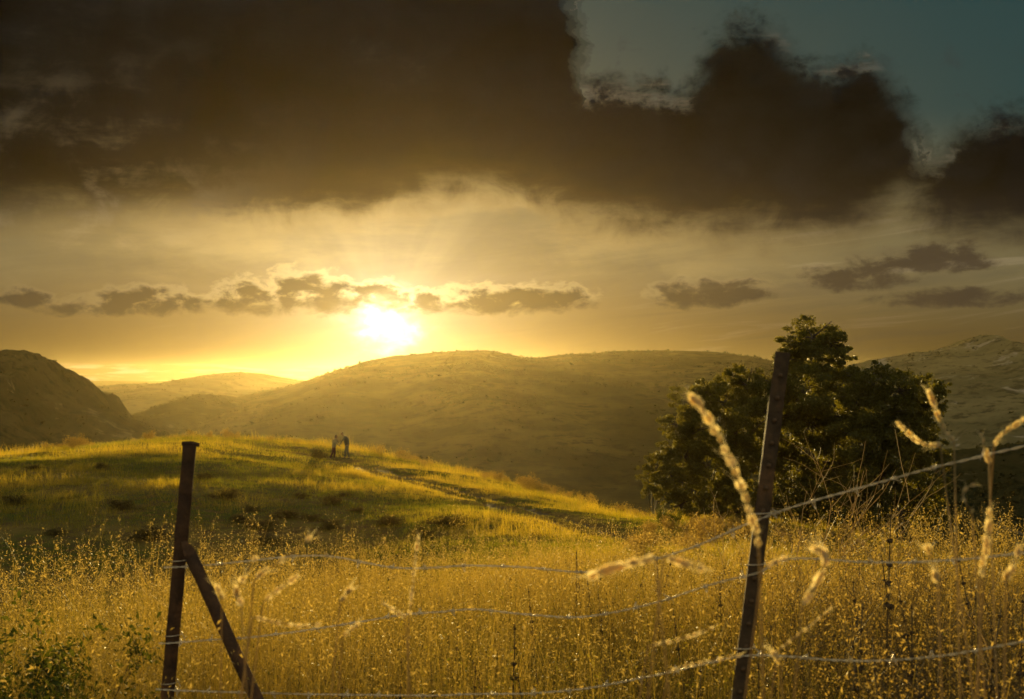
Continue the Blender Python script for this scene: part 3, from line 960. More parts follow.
def wire(label, pix, seed):
    rs = np.random.RandomState(seed)
    ctr = resample(catmull([P(a, b, d) for a, b, d in pix], 24), .004)
    root = empty('barbed_wire', ctr[len(ctr) // 2])
    off = ctr[len(ctr) // 2]
    n = len(ctr)
    A = np.array([tuple(p) for p in ctr])
    # small kinks as in old wire
    s = np.arange(n)
    A[:, 2] += .006 * fbm(s / 60, np.zeros(n), seed, 3)
    ph = np.cumsum(.44 + .12 * fbm(s / 130, np.zeros(n) + 5, seed, 2))
    for q in (0, PI):
        tw = Soup()
        R = .0017
        pts = [Vector((A[i, 0], A[i, 1] + math.cos(ph[i] + q) * R, A[i, 2] + math.sin(ph[i] + q) * R)) - off for i in range(n)]
        tw.tube(pts, .0012, 6)
        link('strand', tw.mesh('strand', True), M_wire, root)
    k = rs.randint(12, 26)
    while k < n - 6:
        c = Vector(A[k]) - off; d = (Vector(A[k + 2]) - Vector(A[k - 2])).normalized()
        u = d.cross(Vector((0, 1, .2))).normalized(); v = d.cross(u)
        bp = Soup(); a0 = rs.rand() * 6
        coil = [c + d * (.008 * (t / 12 - .5)) + (u * math.cos(a0 + t * 1.05) + v * math.sin(a0 + t * 1.05)) * .0042 for t in range(13)]
        bp.tube(coil, .0011, 4)
        for sgn, e in ((1, coil[0]), (-1, coil[-1])):
            dirn = ((e - c) - d * (e - c).dot(d)).normalized()
            dirn = (dirn + d * sgn * .35 + Vector(rs.normal(size=3)) * .15).normalized()
            bp.tube([e, e + dirn * .008, e + dirn * (.012 + .005 * rs.rand())], [.0011, .0010, .0003], 4)
            bp.tube([e, e - dirn * .006, e - dirn * (.013 + .004 * rs.rand())], [.0011, .0010, .0003], 4)
        link('barb', bp.mesh('barb'), M_wire, root)
        k += int(rs.uniform(25, 33))
    return tag(root, label, 'barbed wire', 'barbed wires of the fence')


wire('topmost barbed wire, climbing past the tilted post to the right edge', [(164, 567, 4.23), (172, 567, 4.22), (200, 566, 4.2), (260, 560, 4.1), (320, 556, 4.05), (365, 563, 4), (400, 569, 3.95), (440, 567, 3.9), (475, 565, 3.85), (530, 567, 3.8), (590, 571, 3.7), (640, 562, 3.6), (690, 547, 3.5), (752, 521, 3.42), (800, 505, 3.35), (870, 485, 3.25), (950, 464, 3.1), (1030, 444, 3.0), (1110, 420, 2.9)], 71)
wire('middle barbed wire, sagging between the two posts', [(159, 643, 4.23), (167, 643, 4.22), (195, 641, 4.2), (240, 638, 4.1), (300, 632, 4.05), (360, 622, 4), (400, 615, 3.95), (440, 612, 3.9), (475, 609, 3.85), (520, 613, 3.8), (570, 617, 3.75), (610, 613, 3.7), (660, 601, 3.6), (710, 584, 3.5), (756, 572, 3.42), (790, 558, 3.38), (860, 562, 3.25), (950, 560, 3.1), (1100, 548, 2.9)], 73)
wire('lowest barbed wire, hanging near the grass at the bottom', [(156, 690, 4.23), (164, 690, 4.22), (230, 693, 4.15), (300, 695, 4.05), (370, 694, 3.95), (440, 695, 3.9), (520, 693, 3.8), (590, 688, 3.7), (650, 677, 3.6), (700, 665, 3.5), (744, 656, 3.42), (780, 656, 3.38), (830, 660, 3.3), (870, 661, 3.25), (940, 655, 3.12), (1030, 640, 3.0), (1100, 630, 2.9)], 79)

# ------------------------------------------------------------------ near grass stalks with bright seed heads, thrown out of focus
def stalk(label, pix, d, n_head, size, seed, group='near grass stalks with bright seed heads'):
    """pix runs from the tip down; the seed head covers the drawn part, a bare stem goes on to the ground"""
    rs = np.random.RandomState(seed)
    ctr = catmull([P(a, b, d + rs.normal() * .01) for a, b in pix], 14)
    last = ctr[-1]; dirn = (ctr[-1] - ctr[-6]).normalized()
    gx, gy = last.x + dirn.x * .15, last.y + .03
    g = Vector((gx, gy, float(H(gx, gy)) - .02))
    stem = list(reversed(ctr)) ; low = catmull([g, g.lerp(last, .5) + Vector((dirn.x * .02, 0, 0)), last], 8)
    root = empty('grass_stalk', g)
    sp = Soup(); allp = low[:-1] + stem
    sp.tube([p - g for p in allp], [.0013 - .0006 * i / len(allp) for i in range(len(allp))], 4)
    link('stem', sp.mesh('stem'), M_twig, root)
    hd = Soup()
    for i in range(n_head):
        f = rs.rand() if n_head < 8 else (i + .6 * rs.rand()) / n_head
        c = ctr[min(len(ctr) - 1, int(f * (len(ctr) - 1)))]
        j = min(len(ctr) - 2, int(f * (len(ctr) - 1)))
        ax = (ctr[j] - ctr[j + 1]).normalized()
        bead = size * rs.uniform(.75, 1.15)
        for q in range(6):
            sd = Vector(rs.normal(size=3)); sd = (sd - ax * sd.dot(ax)).normalized()
            e = c - g + sd * bead * .16 + ax * bead * rs.uniform(-.15, .15)
            a = (ax + sd * .28).normalized() * bead * rs.uniform(.8, 1.1); b = a.cross(Vector((.45 * rs.normal(), 1, .45 * rs.normal()))).normalized() * bead * .23
            hd.add([tuple(e - a * .5), tuple(e + b), tuple(e + a * .5), tuple(e - b)], [(0, 1, 2, 3)], rs.rand())
        for q in range(3):      # bristles
            sd = Vector(rs.normal(size=3)); sd = (sd - ax * sd.dot(ax)).normalized()
            tip = c - g + (ax + sd * .6) * bead * 1.5; b = ax.cross(sd) * .0003
            e = c - g
            hd.add([tuple(e - b), tuple(e + b), tuple(tip + b * .3), tuple(tip - b * .3)], [(0, 1, 2, 3)], 1.0)
    link('seed_head', hd.mesh('seed_head'), M_pale, root)
    return tag(root, label, 'grass stalk', group)


N = 0
for label, pix, d, n_head, size in [
    ('longest bright seed stalk, arching left of the tilted post up over the oaks', [(691, 397), (700, 405), (712, 425), (724, 448), (735, 470), (746, 500), (753, 522), (759, 552)], 1.75, 17, .011),
    ('bright seed stalk lying along the topmost wire, left of the tilted post', [(592, 575), (612, 568), (635, 562), (655, 557)], 1.7, 9, .011),
    ('short drooping seed stalk just left of the tilted post', [(708, 569), (692, 566), (676, 561), (664, 556)], 1.75, 7, .010),
    ('hooked pale seed stalk just right of the tilted post', [(816, 549), (823, 552), (825, 562), (820, 575), (811, 592), (802, 607)], 1.8, 11, .010),
    ('long beaded seed stalk rising right of the brace', [(312, 536), (302, 545), (289, 556), (276, 564), (262, 573), (254, 581)], 2.2, 7, .010),
    ('bent seed stalk with one thick bright knot beside the brace', [(256, 557), (247, 571), (239, 586), (237, 594), (241, 604)], 2.1, 6, .011),
    ('beaded seed stalk pointing up right below the topmost wire, near the brace', [(296, 577), (285, 585), (274, 593), (263, 602)], 2.2, 5, .009),
    ('nearly level seed stalk lying just above the middle wire', [(318, 625), (300, 626), (280, 623), (266, 620), (253, 617)], 2.3, 8, .008),
    ('short upright seed tuft between the top and middle wires', [(352, 588), (346, 594), (340, 602)], 2.2, 6, .009),
    ('small seed tuft tilted over the middle wire', [(358, 624), (350, 630), (343, 636)], 2.2, 5, .008),
    ('tall straight seed stalk crossing the top wire left of centre', [(418, 539), (416, 552), (414, 570), (413, 585), (411, 600), (409, 618)], 2.5, 13, .007),
    ('short seed stalk slanting down to the middle wire left of centre', [(382, 603), (392, 609), (400, 614), (405, 617)], 2.4, 6, .007),
    ('small seed tuft hanging beside the brace top', [(216, 586), (220, 592), (222, 598)], 2.2, 5, .009),
    ('seed stalk curling down past the right edge of the oaks', [(929, 392), (933, 402), (938, 415), (944, 428), (954, 441)], 2.4, 11, .009),
    ('arched seed stalk before the lower right of the oaks', [(899, 424), (908, 433), (918, 441), (930, 445), (940, 444)], 2.4, 8, .009),
    ('upright pale seed stalk in the right thicket, tallest there', [(990, 513), (988, 530), (986, 548), (983, 562), (980, 580)], 1.9, 9, .010),
    ('seed stalk with two pale knots leaning in the right thicket', [(928, 547), (931, 558), (934, 568), (938, 584)], 1.9, 5, .011),
    ('seed stalk with pale knots at the extreme right edge', [(1021, 545), (1017, 556), (1011, 570), (1006, 578)], 1.9, 6, .011),
    ('thin forked seed stalk against the right mountain', [(981, 434), (983, 442), (986, 452), (989, 462)], 2.3, 6, .008),
    ('curled thin seed stalk above the right thicket', [(975, 484), (966, 488), (963, 496), (967, 505), (972, 512)], 2.3, 7, .007),
    ('slanting seed stalk beside the mountain slope at the right edge', [(1024, 419), (1012, 427), (1000, 436), (994, 446)], 2.3, 8, .008),
    ('faint seed stalk lying over the middle wire left of the tilted post', [(790, 557), (776, 562), (762, 568)], 2.0, 5, .008),
    ('slanting seed stalk beneath the hooked one', [(833, 606), (815, 622), (797, 636), (778, 650)], 2.4, 8, .006),
    ('low slanting seed stalk at the bottom left of the tilted post', [(712, 628), (690, 636), (668, 642), (648, 646)], 2.4, 8, .006),
    ('low bright seed knot where the lowest wire meets the grass', [(773, 652), (776, 657), (780, 662)], 2.1, 5, .010),
    ('level seed stalk low over the lowest wire, right of centre', [(740, 655), (715, 660), (690, 665), (668, 671)], 2.3, 8, .006),
]:
    N += 1
    stalk(label, pix, d, n_head, size * 1.45, 600 + N)

# ------------------------------------------------------------------ the couple on the mound
def skin_mesh(name, verts, edges, rad, mat, parent, root_i=0, sub=1):
    me = bpy.data.meshes.new(name)
    me.from_pydata([tuple(v) for v in verts], edges, [])
    o = bpy.data.objects.new(name, me); COL.objects.link(o)
    sk = o.modifiers.new('skin', 'SKIN')
    if not me.skin_vertices: me.skin_vertices.new()
    for i, r in enumerate(rad):
        sv = me.skin_vertices[0].data[i]
        sv.radius = (r, r) if not hasattr(r, '__len__') else r
        sv.use_root = (i == root_i)
    sb = o.modifiers.new('subsurf', 'SUBSURF'); sb.levels = sub; sb.render_levels = sub
    dg = bpy.context.evaluated_depsgraph_get()
    m2 = bpy.data.meshes.new_from_object(o.evaluated_get(dg))
    bpy.data.objects.remove(o); m2.name = name
    for p in m2.polygons: p.use_smooth = True
    m2.materials.clear()
    return link(name, m2, mat, parent)


def person(label, loc, s, J, girth, top_mat, leg_mat, hair_long):
    """J: joint positions in metres, x to the right of the picture, y away from the camera, z up; s = facing (+1 right)"""
    root = empty('person', loc)
    v, e, r = [], [], []
    def add(p, rad, par=None):
        v.append(Vector(p)); r.append(rad)
        if par is not None: e.append((par, len(v) - 1))
        return len(v) - 1
    pel = add(J['pelvis'], .092 * girth)
    wai = add(Vector(J['pelvis']).lerp(Vector(J['chest']), .45), .080 * girth, pel)
    che = add(J['chest'], .112 * girth, wai)
    upc = add(Vector(J['chest']).lerp(Vector(J['neck']), .6), .088 * girth, che)
    nk = add(J['neck'], .05, upc)
    hd = Vector(J['head'])
    h1 = add(hd + Vector((0, 0, -.07)), .062, nk)
    h2 = add(hd, .092, h1)
    add(hd + Vector((-.015 * s, 0, .08)), .07, h2)
    nose = add(hd + Vector((.105 * s, 0, -.015)), .014, h2)
    chin = add(hd + Vector((.06 * s, 0, -.095)), .028, h1)
    arms = []
    for q in (-1, 1):
        sh = add(J['shoulder%d' % q], .044 * girth, upc)
        el = add(J['elbow%d' % q], .042, sh)
        wr = add(J['wrist%d' % q], .030, el)
        d = (Vector(J['wrist%d' % q]) - Vector(J['elbow%d' % q])).normalized()
        pm = add(Vector(J['wrist%d' % q]) + d * .06, .036, wr)
        for k in range(4):
            off = Vector((0, (k - 1.5) * .019, 0))
            a = add(v[pm] + off + d * .045, .0095, pm)
            add(v[a] + (d + Vector((.35 * s, 0, 0))).normalized() * (.034 + .007 * (k in (1, 2))), .0085, a)
        th = add(v[wr] + d * .035 + Vector((.03 * s, .028 * q, 0)), .011, wr)
        add(v[th] + d * .035 + Vector((.012 * s, .006 * q, 0)), .0095, th)
        arms.append((sh, el, wr))
    legs = []
    for q in (-1, 1):
        hp = add(J['hip%d' % q], .066 * girth, pel)
        kn = add(J['knee%d' % q], .050, hp)
        an = add(J['ankle%d' % q], .042, kn)
        ft = add(Vector(J['ankle%d' % q]) + Vector((.13 * s, 0, -.045)), .036, an)
        legs.append((hp, kn, an, ft))
    skin_mesh('body', v, e, r, M_skin, root)
    # top: torso and sleeves
    def shell(name, chain_pts, chain_edges, rads, mat): skin_mesh(name, chain_pts, chain_edges, rads, mat, root)
    tv = [v[pel] + Vector((0, 0, -.13)), v[wai], v[che], v[upc], v[upc].lerp(v[nk], .5)]
    tr = [.160 * girth, .135 * girth, .152 * girth, .122 * girth, .075]
    te = [(0, 1), (1, 2), (2, 3), (3, 4)]
    for sh, el, wr in arms:
        i = len(tv); tv += [v[sh], v[el], v[el].lerp(v[wr], .93)]; tr += [.068 * girth, .054, .043]; te += [(3, i), (i, i + 1), (i + 1, i + 2)]
    shell('jacket' if top_mat is M_jacket else 'shirt', tv, te, tr, top_mat)
    lv = [v[pel], v[pel].lerp(v[wai], .5)]; lr = [.142 * girth, .118 * girth]; le = [(0, 1)]
    for hp, kn, an, ft in legs:
        i = len(lv); lv += [v[hp], v[kn], v[kn].lerp(v[an], .95)]; lr += [.106 * girth, .074, .058]; le += [(0, i), (i, i + 1), (i + 1, i + 2)]
    shell('trousers', lv, le, lr, leg_mat)
    for hp, kn, an, ft in legs:
        skin_mesh('shoe', [v[an] + Vector((-.04 * s, 0, -.045)), v[an] + Vector((.05 * s, 0, -.05)), v[ft] + Vector((.02 * s, 0, 0))], [(0, 1), (1, 2)], [.045, .050, .042], M_shoe, root)
    hv = [hd + Vector((.02 * s, 0, .075)), hd + Vector((-.04 * s, 0, .06)), hd + Vector((-.065 * s, 0, -.01))]
    hr = [.075, .088, .075]
    if hair_long: hv.append(hd + Vector((-.085 * s, 0, -.15))); hr.append(.055)
    skin_mesh('hair', hv, [(i, i + 1) for i in range(len(hv) - 1)], hr, M_hair, root)
    root.scale = (1.1, 1.1, 1.1)
    return tag(root, label, 'person')


ga = G(332.5, 459.5, 70); 
ga.z -= .02
gy = ga.y
gx2 = (346.5 - 512) / FPX * gy
gb_ = Vector((gx2, gy, float(H(gx2, gy)) - .02))
person('person in a pale top and maroon trousers leaning in to the taller one', ga, 1, {
    'pelvis': (.08, 0, .86), 'chest': (.14, 0, 1.22), 'neck': (.20, 0, 1.43), 'head': (.27, 0, 1.57),
    'shoulder-1': (.15, -.17, 1.35), 'elbow-1': (.34, -.22, 1.07), 'wrist-1': (.50, -.14, .92),
    'shoulder1': (.15, .17, 1.35), 'elbow1': (.40, .20, 1.13), 'wrist1': (.58, .12, 1.10),
    'hip-1': (.09, -.09, .82), 'knee-1': (.01, -.09, .46), 'ankle-1': (-.15, -.09, .08),
    'hip1': (.10, .09, .82), 'knee1': (.14, .09, .46), 'ankle1': (.10, .10, .08)}, 1.12, M_cream, M_maroon, True)
person('taller person in a dark jacket and grey trousers bending toward the other', gb_, -1, {
    'pelvis': (.06, 0, .93), 'chest': (.0, 0, 1.33), 'neck': (-.16, 0, 1.54), 'head': (-.28, 0, 1.68),
    'shoulder-1': (-.06, -.20, 1.47), 'elbow-1': (-.28, -.26, 1.17), 'wrist-1': (-.42, -.18, .93),
    'shoulder1': (-.06, .20, 1.47), 'elbow1': (-.30, .24, 1.18), 'wrist1': (-.48, .14, 1.20),
    'hip-1': (.06, -.10, .89), 'knee-1': (.10, -.11, .49), 'ankle-1': (.21, -.11, .08),
    'hip1': (.04, .10, .89), 'knee1': (-.08, .11, .48), 'ankle1': (-.10, .11, .08)}, 1.32, M_jacket, M_grey, False)

# ------------------------------------------------------------------ haze
HB = Soup()
TOP = max(float(Vh[:, :, 2].max()) for Vh, _ in hills) + 4.0     # just above the highest brush on the highest hill
print('haze top', TOP)
x0, x1, y0, y1, z0, z1 = -4500, 4500, -4500, 4500, -72.0, TOP
HB.add([(x0, y0, z0), (x1, y0, z0), (x1, y1, z0), (x0, y1, z0), (x0, y0, z1), (x1, y0, z1), (x1, y1, z1), (x0, y1, z1)],
       [(0, 3, 2, 1), (4, 5, 6, 7), (0, 1, 5, 4), (1, 2, 6, 5), (2, 3, 7, 6), (3, 0, 4, 7)])
m, g, out = new_mat('haze')
pv = g.n('ShaderNodeVolumePrincipled')
pv.inputs['Color'].default_value = (.95, .76, .36, 1)
pv.inputs['Density'].default_value = .000020
pv.inputs['Anisotropy'].default_value = .845
g.l(pv.outputs[0], out.inputs['Volume'])
o = link('haze', HB.mesh('haze'), m)
tag(o, 'golden evening haze filling the valley', 'haze', kind='stuff')

# ------------------------------------------------------------------ sun
SUN_PX, SUN_PY = 385.0, 322.0
AZ = math.atan((SUN_PX - 512) / FPX)
EL = math.radians(2.1)
sd = bpy.data.lights.new('sun', 'SUN'); so = bpy.data.objects.new('sun', sd); COL.objects.link(so)
sd.energy = 5.0; sd.angle = math.radians(.6); sd.color = (1.0, .73, .27)
dirv = Vector((math.sin(AZ) * math.cos(EL), math.cos(AZ) * math.cos(EL), math.sin(EL)))
so.rotation_euler = dirv.to_track_quat('Z', 'Y').to_euler()
so.location = (0, 0, 60)

# ------------------------------------------------------------------ sky with its clouds, laid out by azimuth and elevation
W = bpy.data.worlds.new('World'); S.world = W; W.use_nodes = True
W.node_tree.nodes.clear()
g = NT(W.node_tree)
wout = g.n('ShaderNodeOutputWorld'); bg = g.n('ShaderNodeBackground')
g.l(bg.outputs[0], wout.inputs[0])
tc = g.n('ShaderNodeTexCoord')
sep = g.n('ShaderNodeSeparateXYZ'); g.l(tc.outputs['Generated'], sep.inputs[0])
DX, DY, DZ = sep.outputs
az = g.m('ARCTAN2', DX, DY)
el = g.m('ARCSINE', DZ)
K = 1422.0


def ua(px): return K * math.atan((px - 512) / FPX)                 # milliradian-like units of azimuth
def va(px, py):
    v = ray(px, py); return K * math.asin(v.z / v.length)          # the same units of elevation


U = g.m('MULTIPLY', az, K); E = g.m('MULTIPLY', el, K)


def comb(x, y):
    c = g.n('ShaderNodeCombineXYZ'); g.l(x, c.inputs[0]); g.l(y, c.inputs[1]); return c.outputs[0]


UVv = comb(U, E)
def cloud_noise(sx, sy, detail, rough, off=0.0, dist=0.0):
    x = g.m('MULTIPLY_ADD', U, 1 / sx, off); y = g.m('MULTIPLY_ADD', E, 1 / sy, off * 1.7)
    return g.m('SUBTRACT', g.noise(comb(x, y), 1.0, detail, rough, '3D', dist), .5)


U0, U1, E0, E1 = -600., 600., -50., 900.
n1 = cloud_noise(150., 110., 7, .6, 1.7, .25)
n2 = cloud_noise(46., 38., 8, .62, 5.2, .4)
n3 = cloud_noise(260., 60., 7, .62, 8.4)
n4 = cloud_noise(17., 15., 6, .6, 2.9, .2)
Uw = g.m('ADD', g.m('ADD', U, g.m('MULTIPLY', n4, 14.)), g.m('ADD', g.m('MULTIPLY', n2, 60.), g.m('MULTIPLY', n1, 60.)))
tU = g.m('DIVIDE', g.m('SUBTRACT', Uw, U0), U1 - U0, clamp=True)


def curve(pts, shift=0.0):
    """piecewise curve of elevation over azimuth from picture points"""
    nd = g.n('ShaderNodeFloatCurve'); c = nd.mapping.curves[0]
    q = sorted(((ua(a) - U0) / (U1 - U0), (max(E0, min(E1, b if isinstance(b, float) else va(a, b))) - E0) / (E1 - E0)) for a, b in pts)
    q = [(min(1, max(0, x)), min(1, max(0, y))) for x, y in q]
    c.points[0].location = q[0]; c.points[1].location = q[-1]
    for x, y in q[1:-1]: c.points.new(x, y)
    for p in c.points: p.handle_type = 'AUTO_CLAMPED'
    nd.mapping.use_clip = False
    nd.mapping.update()
    g.l(g.m('ADD', tU, shift / (U1 - U0), clamp=True) if shift else tU, nd.inputs['Value'])
    return g.m('MULTIPLY_ADD', nd.outputs[0], E1 - E0, E0)


sunU, sunE = ua(SUN_PX), va(SUN_PX, SUN_PY)
dU = g.m('SUBTRACT', U, sunU); dE = g.m('SUBTRACT', E, sunE)
ds = g.m('SQRT', g.m('ADD', g.m('MULTIPLY', dU, dU), g.m('MULTIPLY', g.m('MULTIPLY', dE, dE), 1.25)))


def expf(x, s, k=1.0):
    return g.m('MULTIPLY', g.m('EXPONENT', g.m('MULTIPLY', x, -1.0 / s)), k)


front = g.smooth(DY, -.1, .5)
# clear sky
sky = g.n('ShaderNodeTexSky', sky_type='NISHITA'); sky.sun_disc = False
sky.sun_elevation = EL; sky.sun_rotation = AZ
sky.air_density = 1.4; sky.dust_density = 2.5; sky.ozone_density = 2.0
nish = g.scale(sky.outputs[0], .05)
low = g.mix(g.smooth(E, 15., 110.), (.050, .036, .010), (.118, .104, .052))
low = g.mix(g.smooth(E, 150., 260.), low, (.006, .040, .043))
clear = g.vadd(g.scale(nish, .15), low)
clear = g.vadd(clear, g.scale((.30, .22, .075), expf(ds, 180.)))
clear = g.vadd(clear, g.scale((.95, .86, .58), expf(ds, 54.)))
n_f = cloud_noise(26., 15., 7, .62, 3.3, .3)
n_m = cloud_noise(80., 34., 5, .6, 9.1)
dsw = g.m('MAXIMUM', g.m('ADD', ds, g.m('ADD', g.m('MULTIPLY', n_f, 60.), g.m('MULTIPLY', n_m, 36.))), 0.0)
core = g.m('EXPONENT', g.m('MULTIPLY', g.m('MULTIPLY', dsw, dsw), -1 / (23. * 23.)))
clear = g.vadd(clear, g.scale((1.6, 1.5, 1.25), core))
ang = g.m('ARCTAN2', dU, dE)
rn = g.noise(comb(g.m('MULTIPLY', ang, 2.6), g.m('MULTIPLY', ds, .0012)), 1.0, 3, .5)
ray_a = g.m('MULTIPLY', g.m('MULTIPLY', g.smooth(rn, .35, .68, -1., 1.), expf(ds, 130.)), g.m('MULTIPLY', g.smooth(ds, 30., 90.), g.smooth(dE, 0., 60.)))
clear = g.vadd(clear, g.scale((.11, .08, .03), ray_a))
col = clear

# streaky high cloud to the right and faint bands everywhere low down
rotE = g.m('MULTIPLY_ADD', U, -.10, E)
st = g.noise(comb(g.m('MULTIPLY', U, 1 / 210.), g.m('MULTIPLY', rotE, 1 / 17.)), 1.0, 6, .6, dist=.8)
band = g.m('MULTIPLY', g.smooth(E, -5., 25.), g.smooth(E, 190., 120.))
right = g.smooth(U, -60., 260., .25, 1.0)
stm = g.m('MULTIPLY', g.m('MULTIPLY', g.smooth(st, .46, .68), band), right)
col = g.mix(g.m('MULTIPLY', stm, .42), col, g.vadd(g.scale(col, .45), g.scale((.020, .018, .018), 1.0)))
stb = g.m('MULTIPLY', g.m('MULTIPLY', g.smooth(st, .45, .30), band), right)
col = g.vadd(col, g.scale((.14, .105, .075), g.m('MULTIPLY', stb, .45)))

# small dark clouds strung low across the sky, bright-rimmed near the sun
blob = None
for bx, by, bw, bh in [(150, 305, 62, 9), (95, 311, 42, 5), (245, 302, 32, 11), (315, 300, 44, 15), (300, 290, 30, 8), (20, 300, 26, 6), (375, 297, 28, 9), (425, 303, 38, 8), (490, 304, 48, 10), (540, 300, 52, 10),
                       (700, 296, 44, 10), (740, 291, 30, 8), (850, 280, 48, 9), (870, 272, 26, 11), (930, 262, 60, 9), (960, 300, 70, 6)]:
    a = g.m('MULTIPLY', g.m('SUBTRACT', U, ua(bx)), 1 / (bw * 1.12)); b = g.m('MULTIPLY', g.m('SUBTRACT', E, va(bx, by)), 1 / (bh * 1.9))
    b = g.m('MULTIPLY', b, g.smooth(b, -.2, .2, 1.6, 1.0))          # flatter underneath
    q = g.m('SUBTRACT', 1.0, g.m('ADD', g.m('MULTIPLY', a, a), g.m('MULTIPLY', b, b)))
    blob = q if blob is None else g.m('SMOOTH_MAX', blob, q, .25)
bl = g.m('ADD', g.m('ADD', blob, g.m('MULTIPLY', n_f, 3.6)), g.m('MULTIPLY_ADD', n_m, 2.4, .22))
bm = g.smooth(bl, -.25, 1.15)
ecen = curve([(-300, 300), (20, 302), (95, 312), (150, 306), (245, 303), (315, 299), (375, 298), (425, 304), (490, 305), (560, 301), (700, 297), (850, 281), (930, 264), (1300, 264)])
rim = g.m('MULTIPLY', g.smooth(g.m('SUBTRACT', E, ecen), -5., 5.), g.m('MULTIPLY', g.smooth(bl, -.25, .35), g.smooth(bl, 1.1, .35)))
glow = expf(ds, 95.)
glow_w = expf(ds, 260.)
bcol = g.vadd(g.scale((.038, .028, .019), 1.0), g.scale((.10, .058, .018), glow_w))
bcol = g.vadd(bcol, g.scale((1.0, .8, .4), g.m('MULTIPLY', core, 2.2)))
bcol = g.vadd(bcol, g.scale((.35, .26, .11), expf(ds, 50.)))
col = g.mix(g.m('MULTIPLY', bm, .92), col, bcol)
col = g.vadd(col, g.scale((.95, .68, .28), g.m('MULTIPLY', rim, g.m('ADD', g.m('MULTIPLY', glow, 1.2), g.m('MULTIPLY', glow_w, .12)))))

# pale bank of sea cloud on the horizon
mb = g.noise(comb(g.m('MULTIPLY', U, 1 / 60.), g.m('MULTIPLY', E, 1 / 6.)), 1.0, 5, .6)
mbm = g.m('MULTIPLY', g.m('MULTIPLY', g.smooth(E, 13., 6.), g.smooth(mb, .48, .62)), g.smooth(U, -60., -170.))
col = g.mix(g.m('MULTIPLY', mbm, .5), col, (.42, .36, .28))

# the great dark cloud deck
TOPP = [(-400, 900.), (0, 900.), (545, 900.), (568, 620.), (583, 40), (590, 82), (605, 76), (625, 72), (650, 78), (680, 84), (697, 68), (708, 42), (728, 24), (755, 14), (778, 20), (795, 42), (815, 58), (840, 64),
              (868, 52), (886, 58), (904, 82), (917, 118), (929, 154), (939, 152), (950, 128), (970, 114), (1000, 107), (1060, 100), (1200, 60)]
topc = curve(TOPP)
botc = curve([(-400, 254), (-100, 245), (0, 239), (60, 235), (130, 231), (200, 229), (270, 227), (330, 229), (380, 225), (430, 218), (480, 216), (530, 223), (580, 233), (640, 242), (700, 247), (760, 247), (820, 245), (870, 237),
              (895, 223), (925, 233), (970, 242), (1024, 245), (1200, 254)])
bil = g.m('ADD', g.m('ABSOLUTE', n2), g.m('ADD', g.m('MULTIPLY', g.m('ABSOLUTE', n4), .55), g.m('MULTIPLY', g.m('ABSOLUTE', n1), .6)))
dt = g.m('ADD', g.m('SUBTRACT', topc, E), g.m('ADD', g.m('MULTIPLY_ADD', bil, 85., -12.), g.m('MULTIPLY', n1, 40.)))
db = g.m('ADD', g.m('SUBTRACT', E, botc), g.m('ADD', g.m('MULTIPLY', n2, 52.), g.m('MULTIPLY', n3, 90.)))
mt = g.smooth(dt, -12., 26.)
for sh, wt in ((-7., .5), (7., .3333), (13., .25)):        # wispy sides where the cloud front is steep
    mt = g.m('ADD', g.m('MULTIPLY', mt, 1 - wt), g.m('MULTIPLY', g.smooth(g.m('ADD', g.m('SUBTRACT', dt, topc), curve(TOPP, sh)), -12., 26.), wt))
mbt = g.smooth(db, -22., 48.)
mask = g.m('MULTIPLY', mt, mbt)
# light reaches the underside near the sun
du_w = g.m('EXPONENT', g.m('MULTIPLY', g.m('MULTIPLY', g.m('SUBTRACT', U, ua(400)), g.m('SUBTRACT', U, ua(400))), -1 / (300. * 300.)))
low_in = g.m('EXPONENT', g.m('MULTIPLY', g.m('MAXIMUM', db, 0.0), -1 / 58.))
low_in2 = g.m('EXPONENT', g.m('MULTIPLY', g.m('MAXIMUM', db, 0.0), -1 / 22.))
tex = g.m('MAXIMUM', g.m('MULTIPLY_ADD', g.m('ADD', n3, g.m('ADD', n2, n1)), 2.6, 1.0), .15)
cc = g.vadd(g.scale((.0045, .0048, .0052), tex), g.scale((.050, .025, .006), g.m('MULTIPLY', g.m('MULTIPLY', low_in, tex), g.m('MULTIPLY_ADD', du_w, .85, .15))))
cc = g.vadd(cc, g.scale((.34, .20, .05), g.m('MULTIPLY', low_in2, g.m('MULTIPLY_ADD', du_w, .9, .10))))
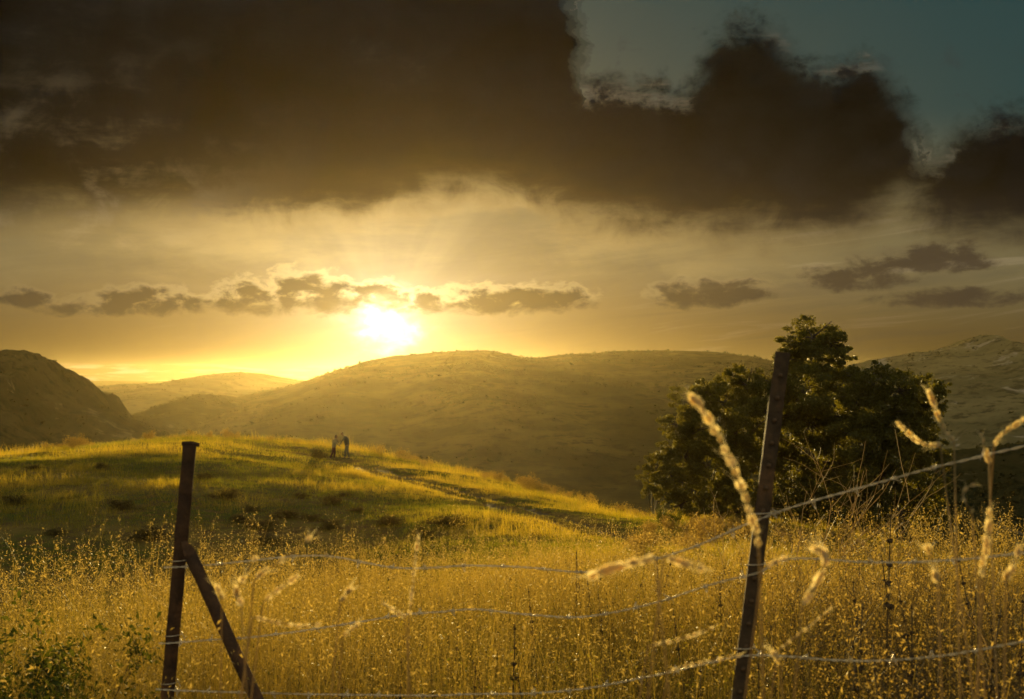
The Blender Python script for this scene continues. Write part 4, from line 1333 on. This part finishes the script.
leftb = g.m('MULTIPLY', g.smooth(U, -180., -420.), g.m('MULTIPLY', g.smooth(g.m('ADD', n3, g.m('MULTIPLY', n2, .6)), -.04, .18), g.m('EXPONENT', g.m('MULTIPLY', g.m('MAXIMUM', db, 0.0), -1 / 60.))))
cc = g.vadd(cc, g.scale((.30, .225, .12), leftb))
fold = g.m('MULTIPLY', g.smooth(g.m('ADD', n1, g.m('MULTIPLY', n2, .7)), .10, .32), g.smooth(U, 330., -100.))
cc = g.vadd(cc, g.scale((.020, .017, .012), fold))
toprim = g.m('MULTIPLY', g.m('MULTIPLY', g.smooth(dt, -4., 8.), g.smooth(dt, 30., 8.)), g.smooth(n3, -.02, .12))
cc = g.vadd(cc, g.scale((.13, .105, .065), toprim))
col = g.mix(mask, col, cc)
# bright lip of cloud just under the deck, lit from the sun
lip = g.m('MULTIPLY', g.m('MULTIPLY', g.smooth(db, -60., 0.), g.smooth(db, 40., 5.)), g.smooth(n3, -.22, .22))
col = g.vadd(col, g.scale((.66, .45, .15), g.m('MULTIPLY', lip, g.m('MULTIPLY', du_w, .55))))
# torn wisps in the open patch
wis = g.m('MULTIPLY', g.m('MULTIPLY', g.smooth(n2, .06, .22), g.smooth(dt, -70., -5.)), g.m('SUBTRACT', 1.0, mt))
col = g.mix(g.m('MULTIPLY', wis, .45), col, (.035, .036, .033))
# behind the camera: unseen evening sky, raised in brightness to fill the shade
back = g.vadd(nish, g.scale((.44, .40, .30), g.smooth(DZ, -.05, .25)))
col = g.mix(front, back, col)
g.l(col, bg.inputs[0]); bg.inputs[1].default_value = .72
W.cycles.sampling_method = 'MANUAL'; W.cycles.sample_map_resolution = 1024

# ------------------------------------------------------------------ render settings
S.render.engine = 'CYCLES'
c = S.cycles
c.use_denoising = True
try: c.denoiser = 'OPENIMAGEDENOISE'
except Exception: pass
c.max_bounces = 5; c.diffuse_bounces = 3; c.glossy_bounces = 2; c.transmission_bounces = 4; c.volume_bounces = 0; c.transparent_max_bounces = 8
c.sample_clamp_indirect = 4.0
vs = S.view_settings
vs.view_transform = 'Standard'; vs.look = 'None'; vs.exposure = 0.5; vs.gamma = 1.0; vs.use_curve_mapping = False
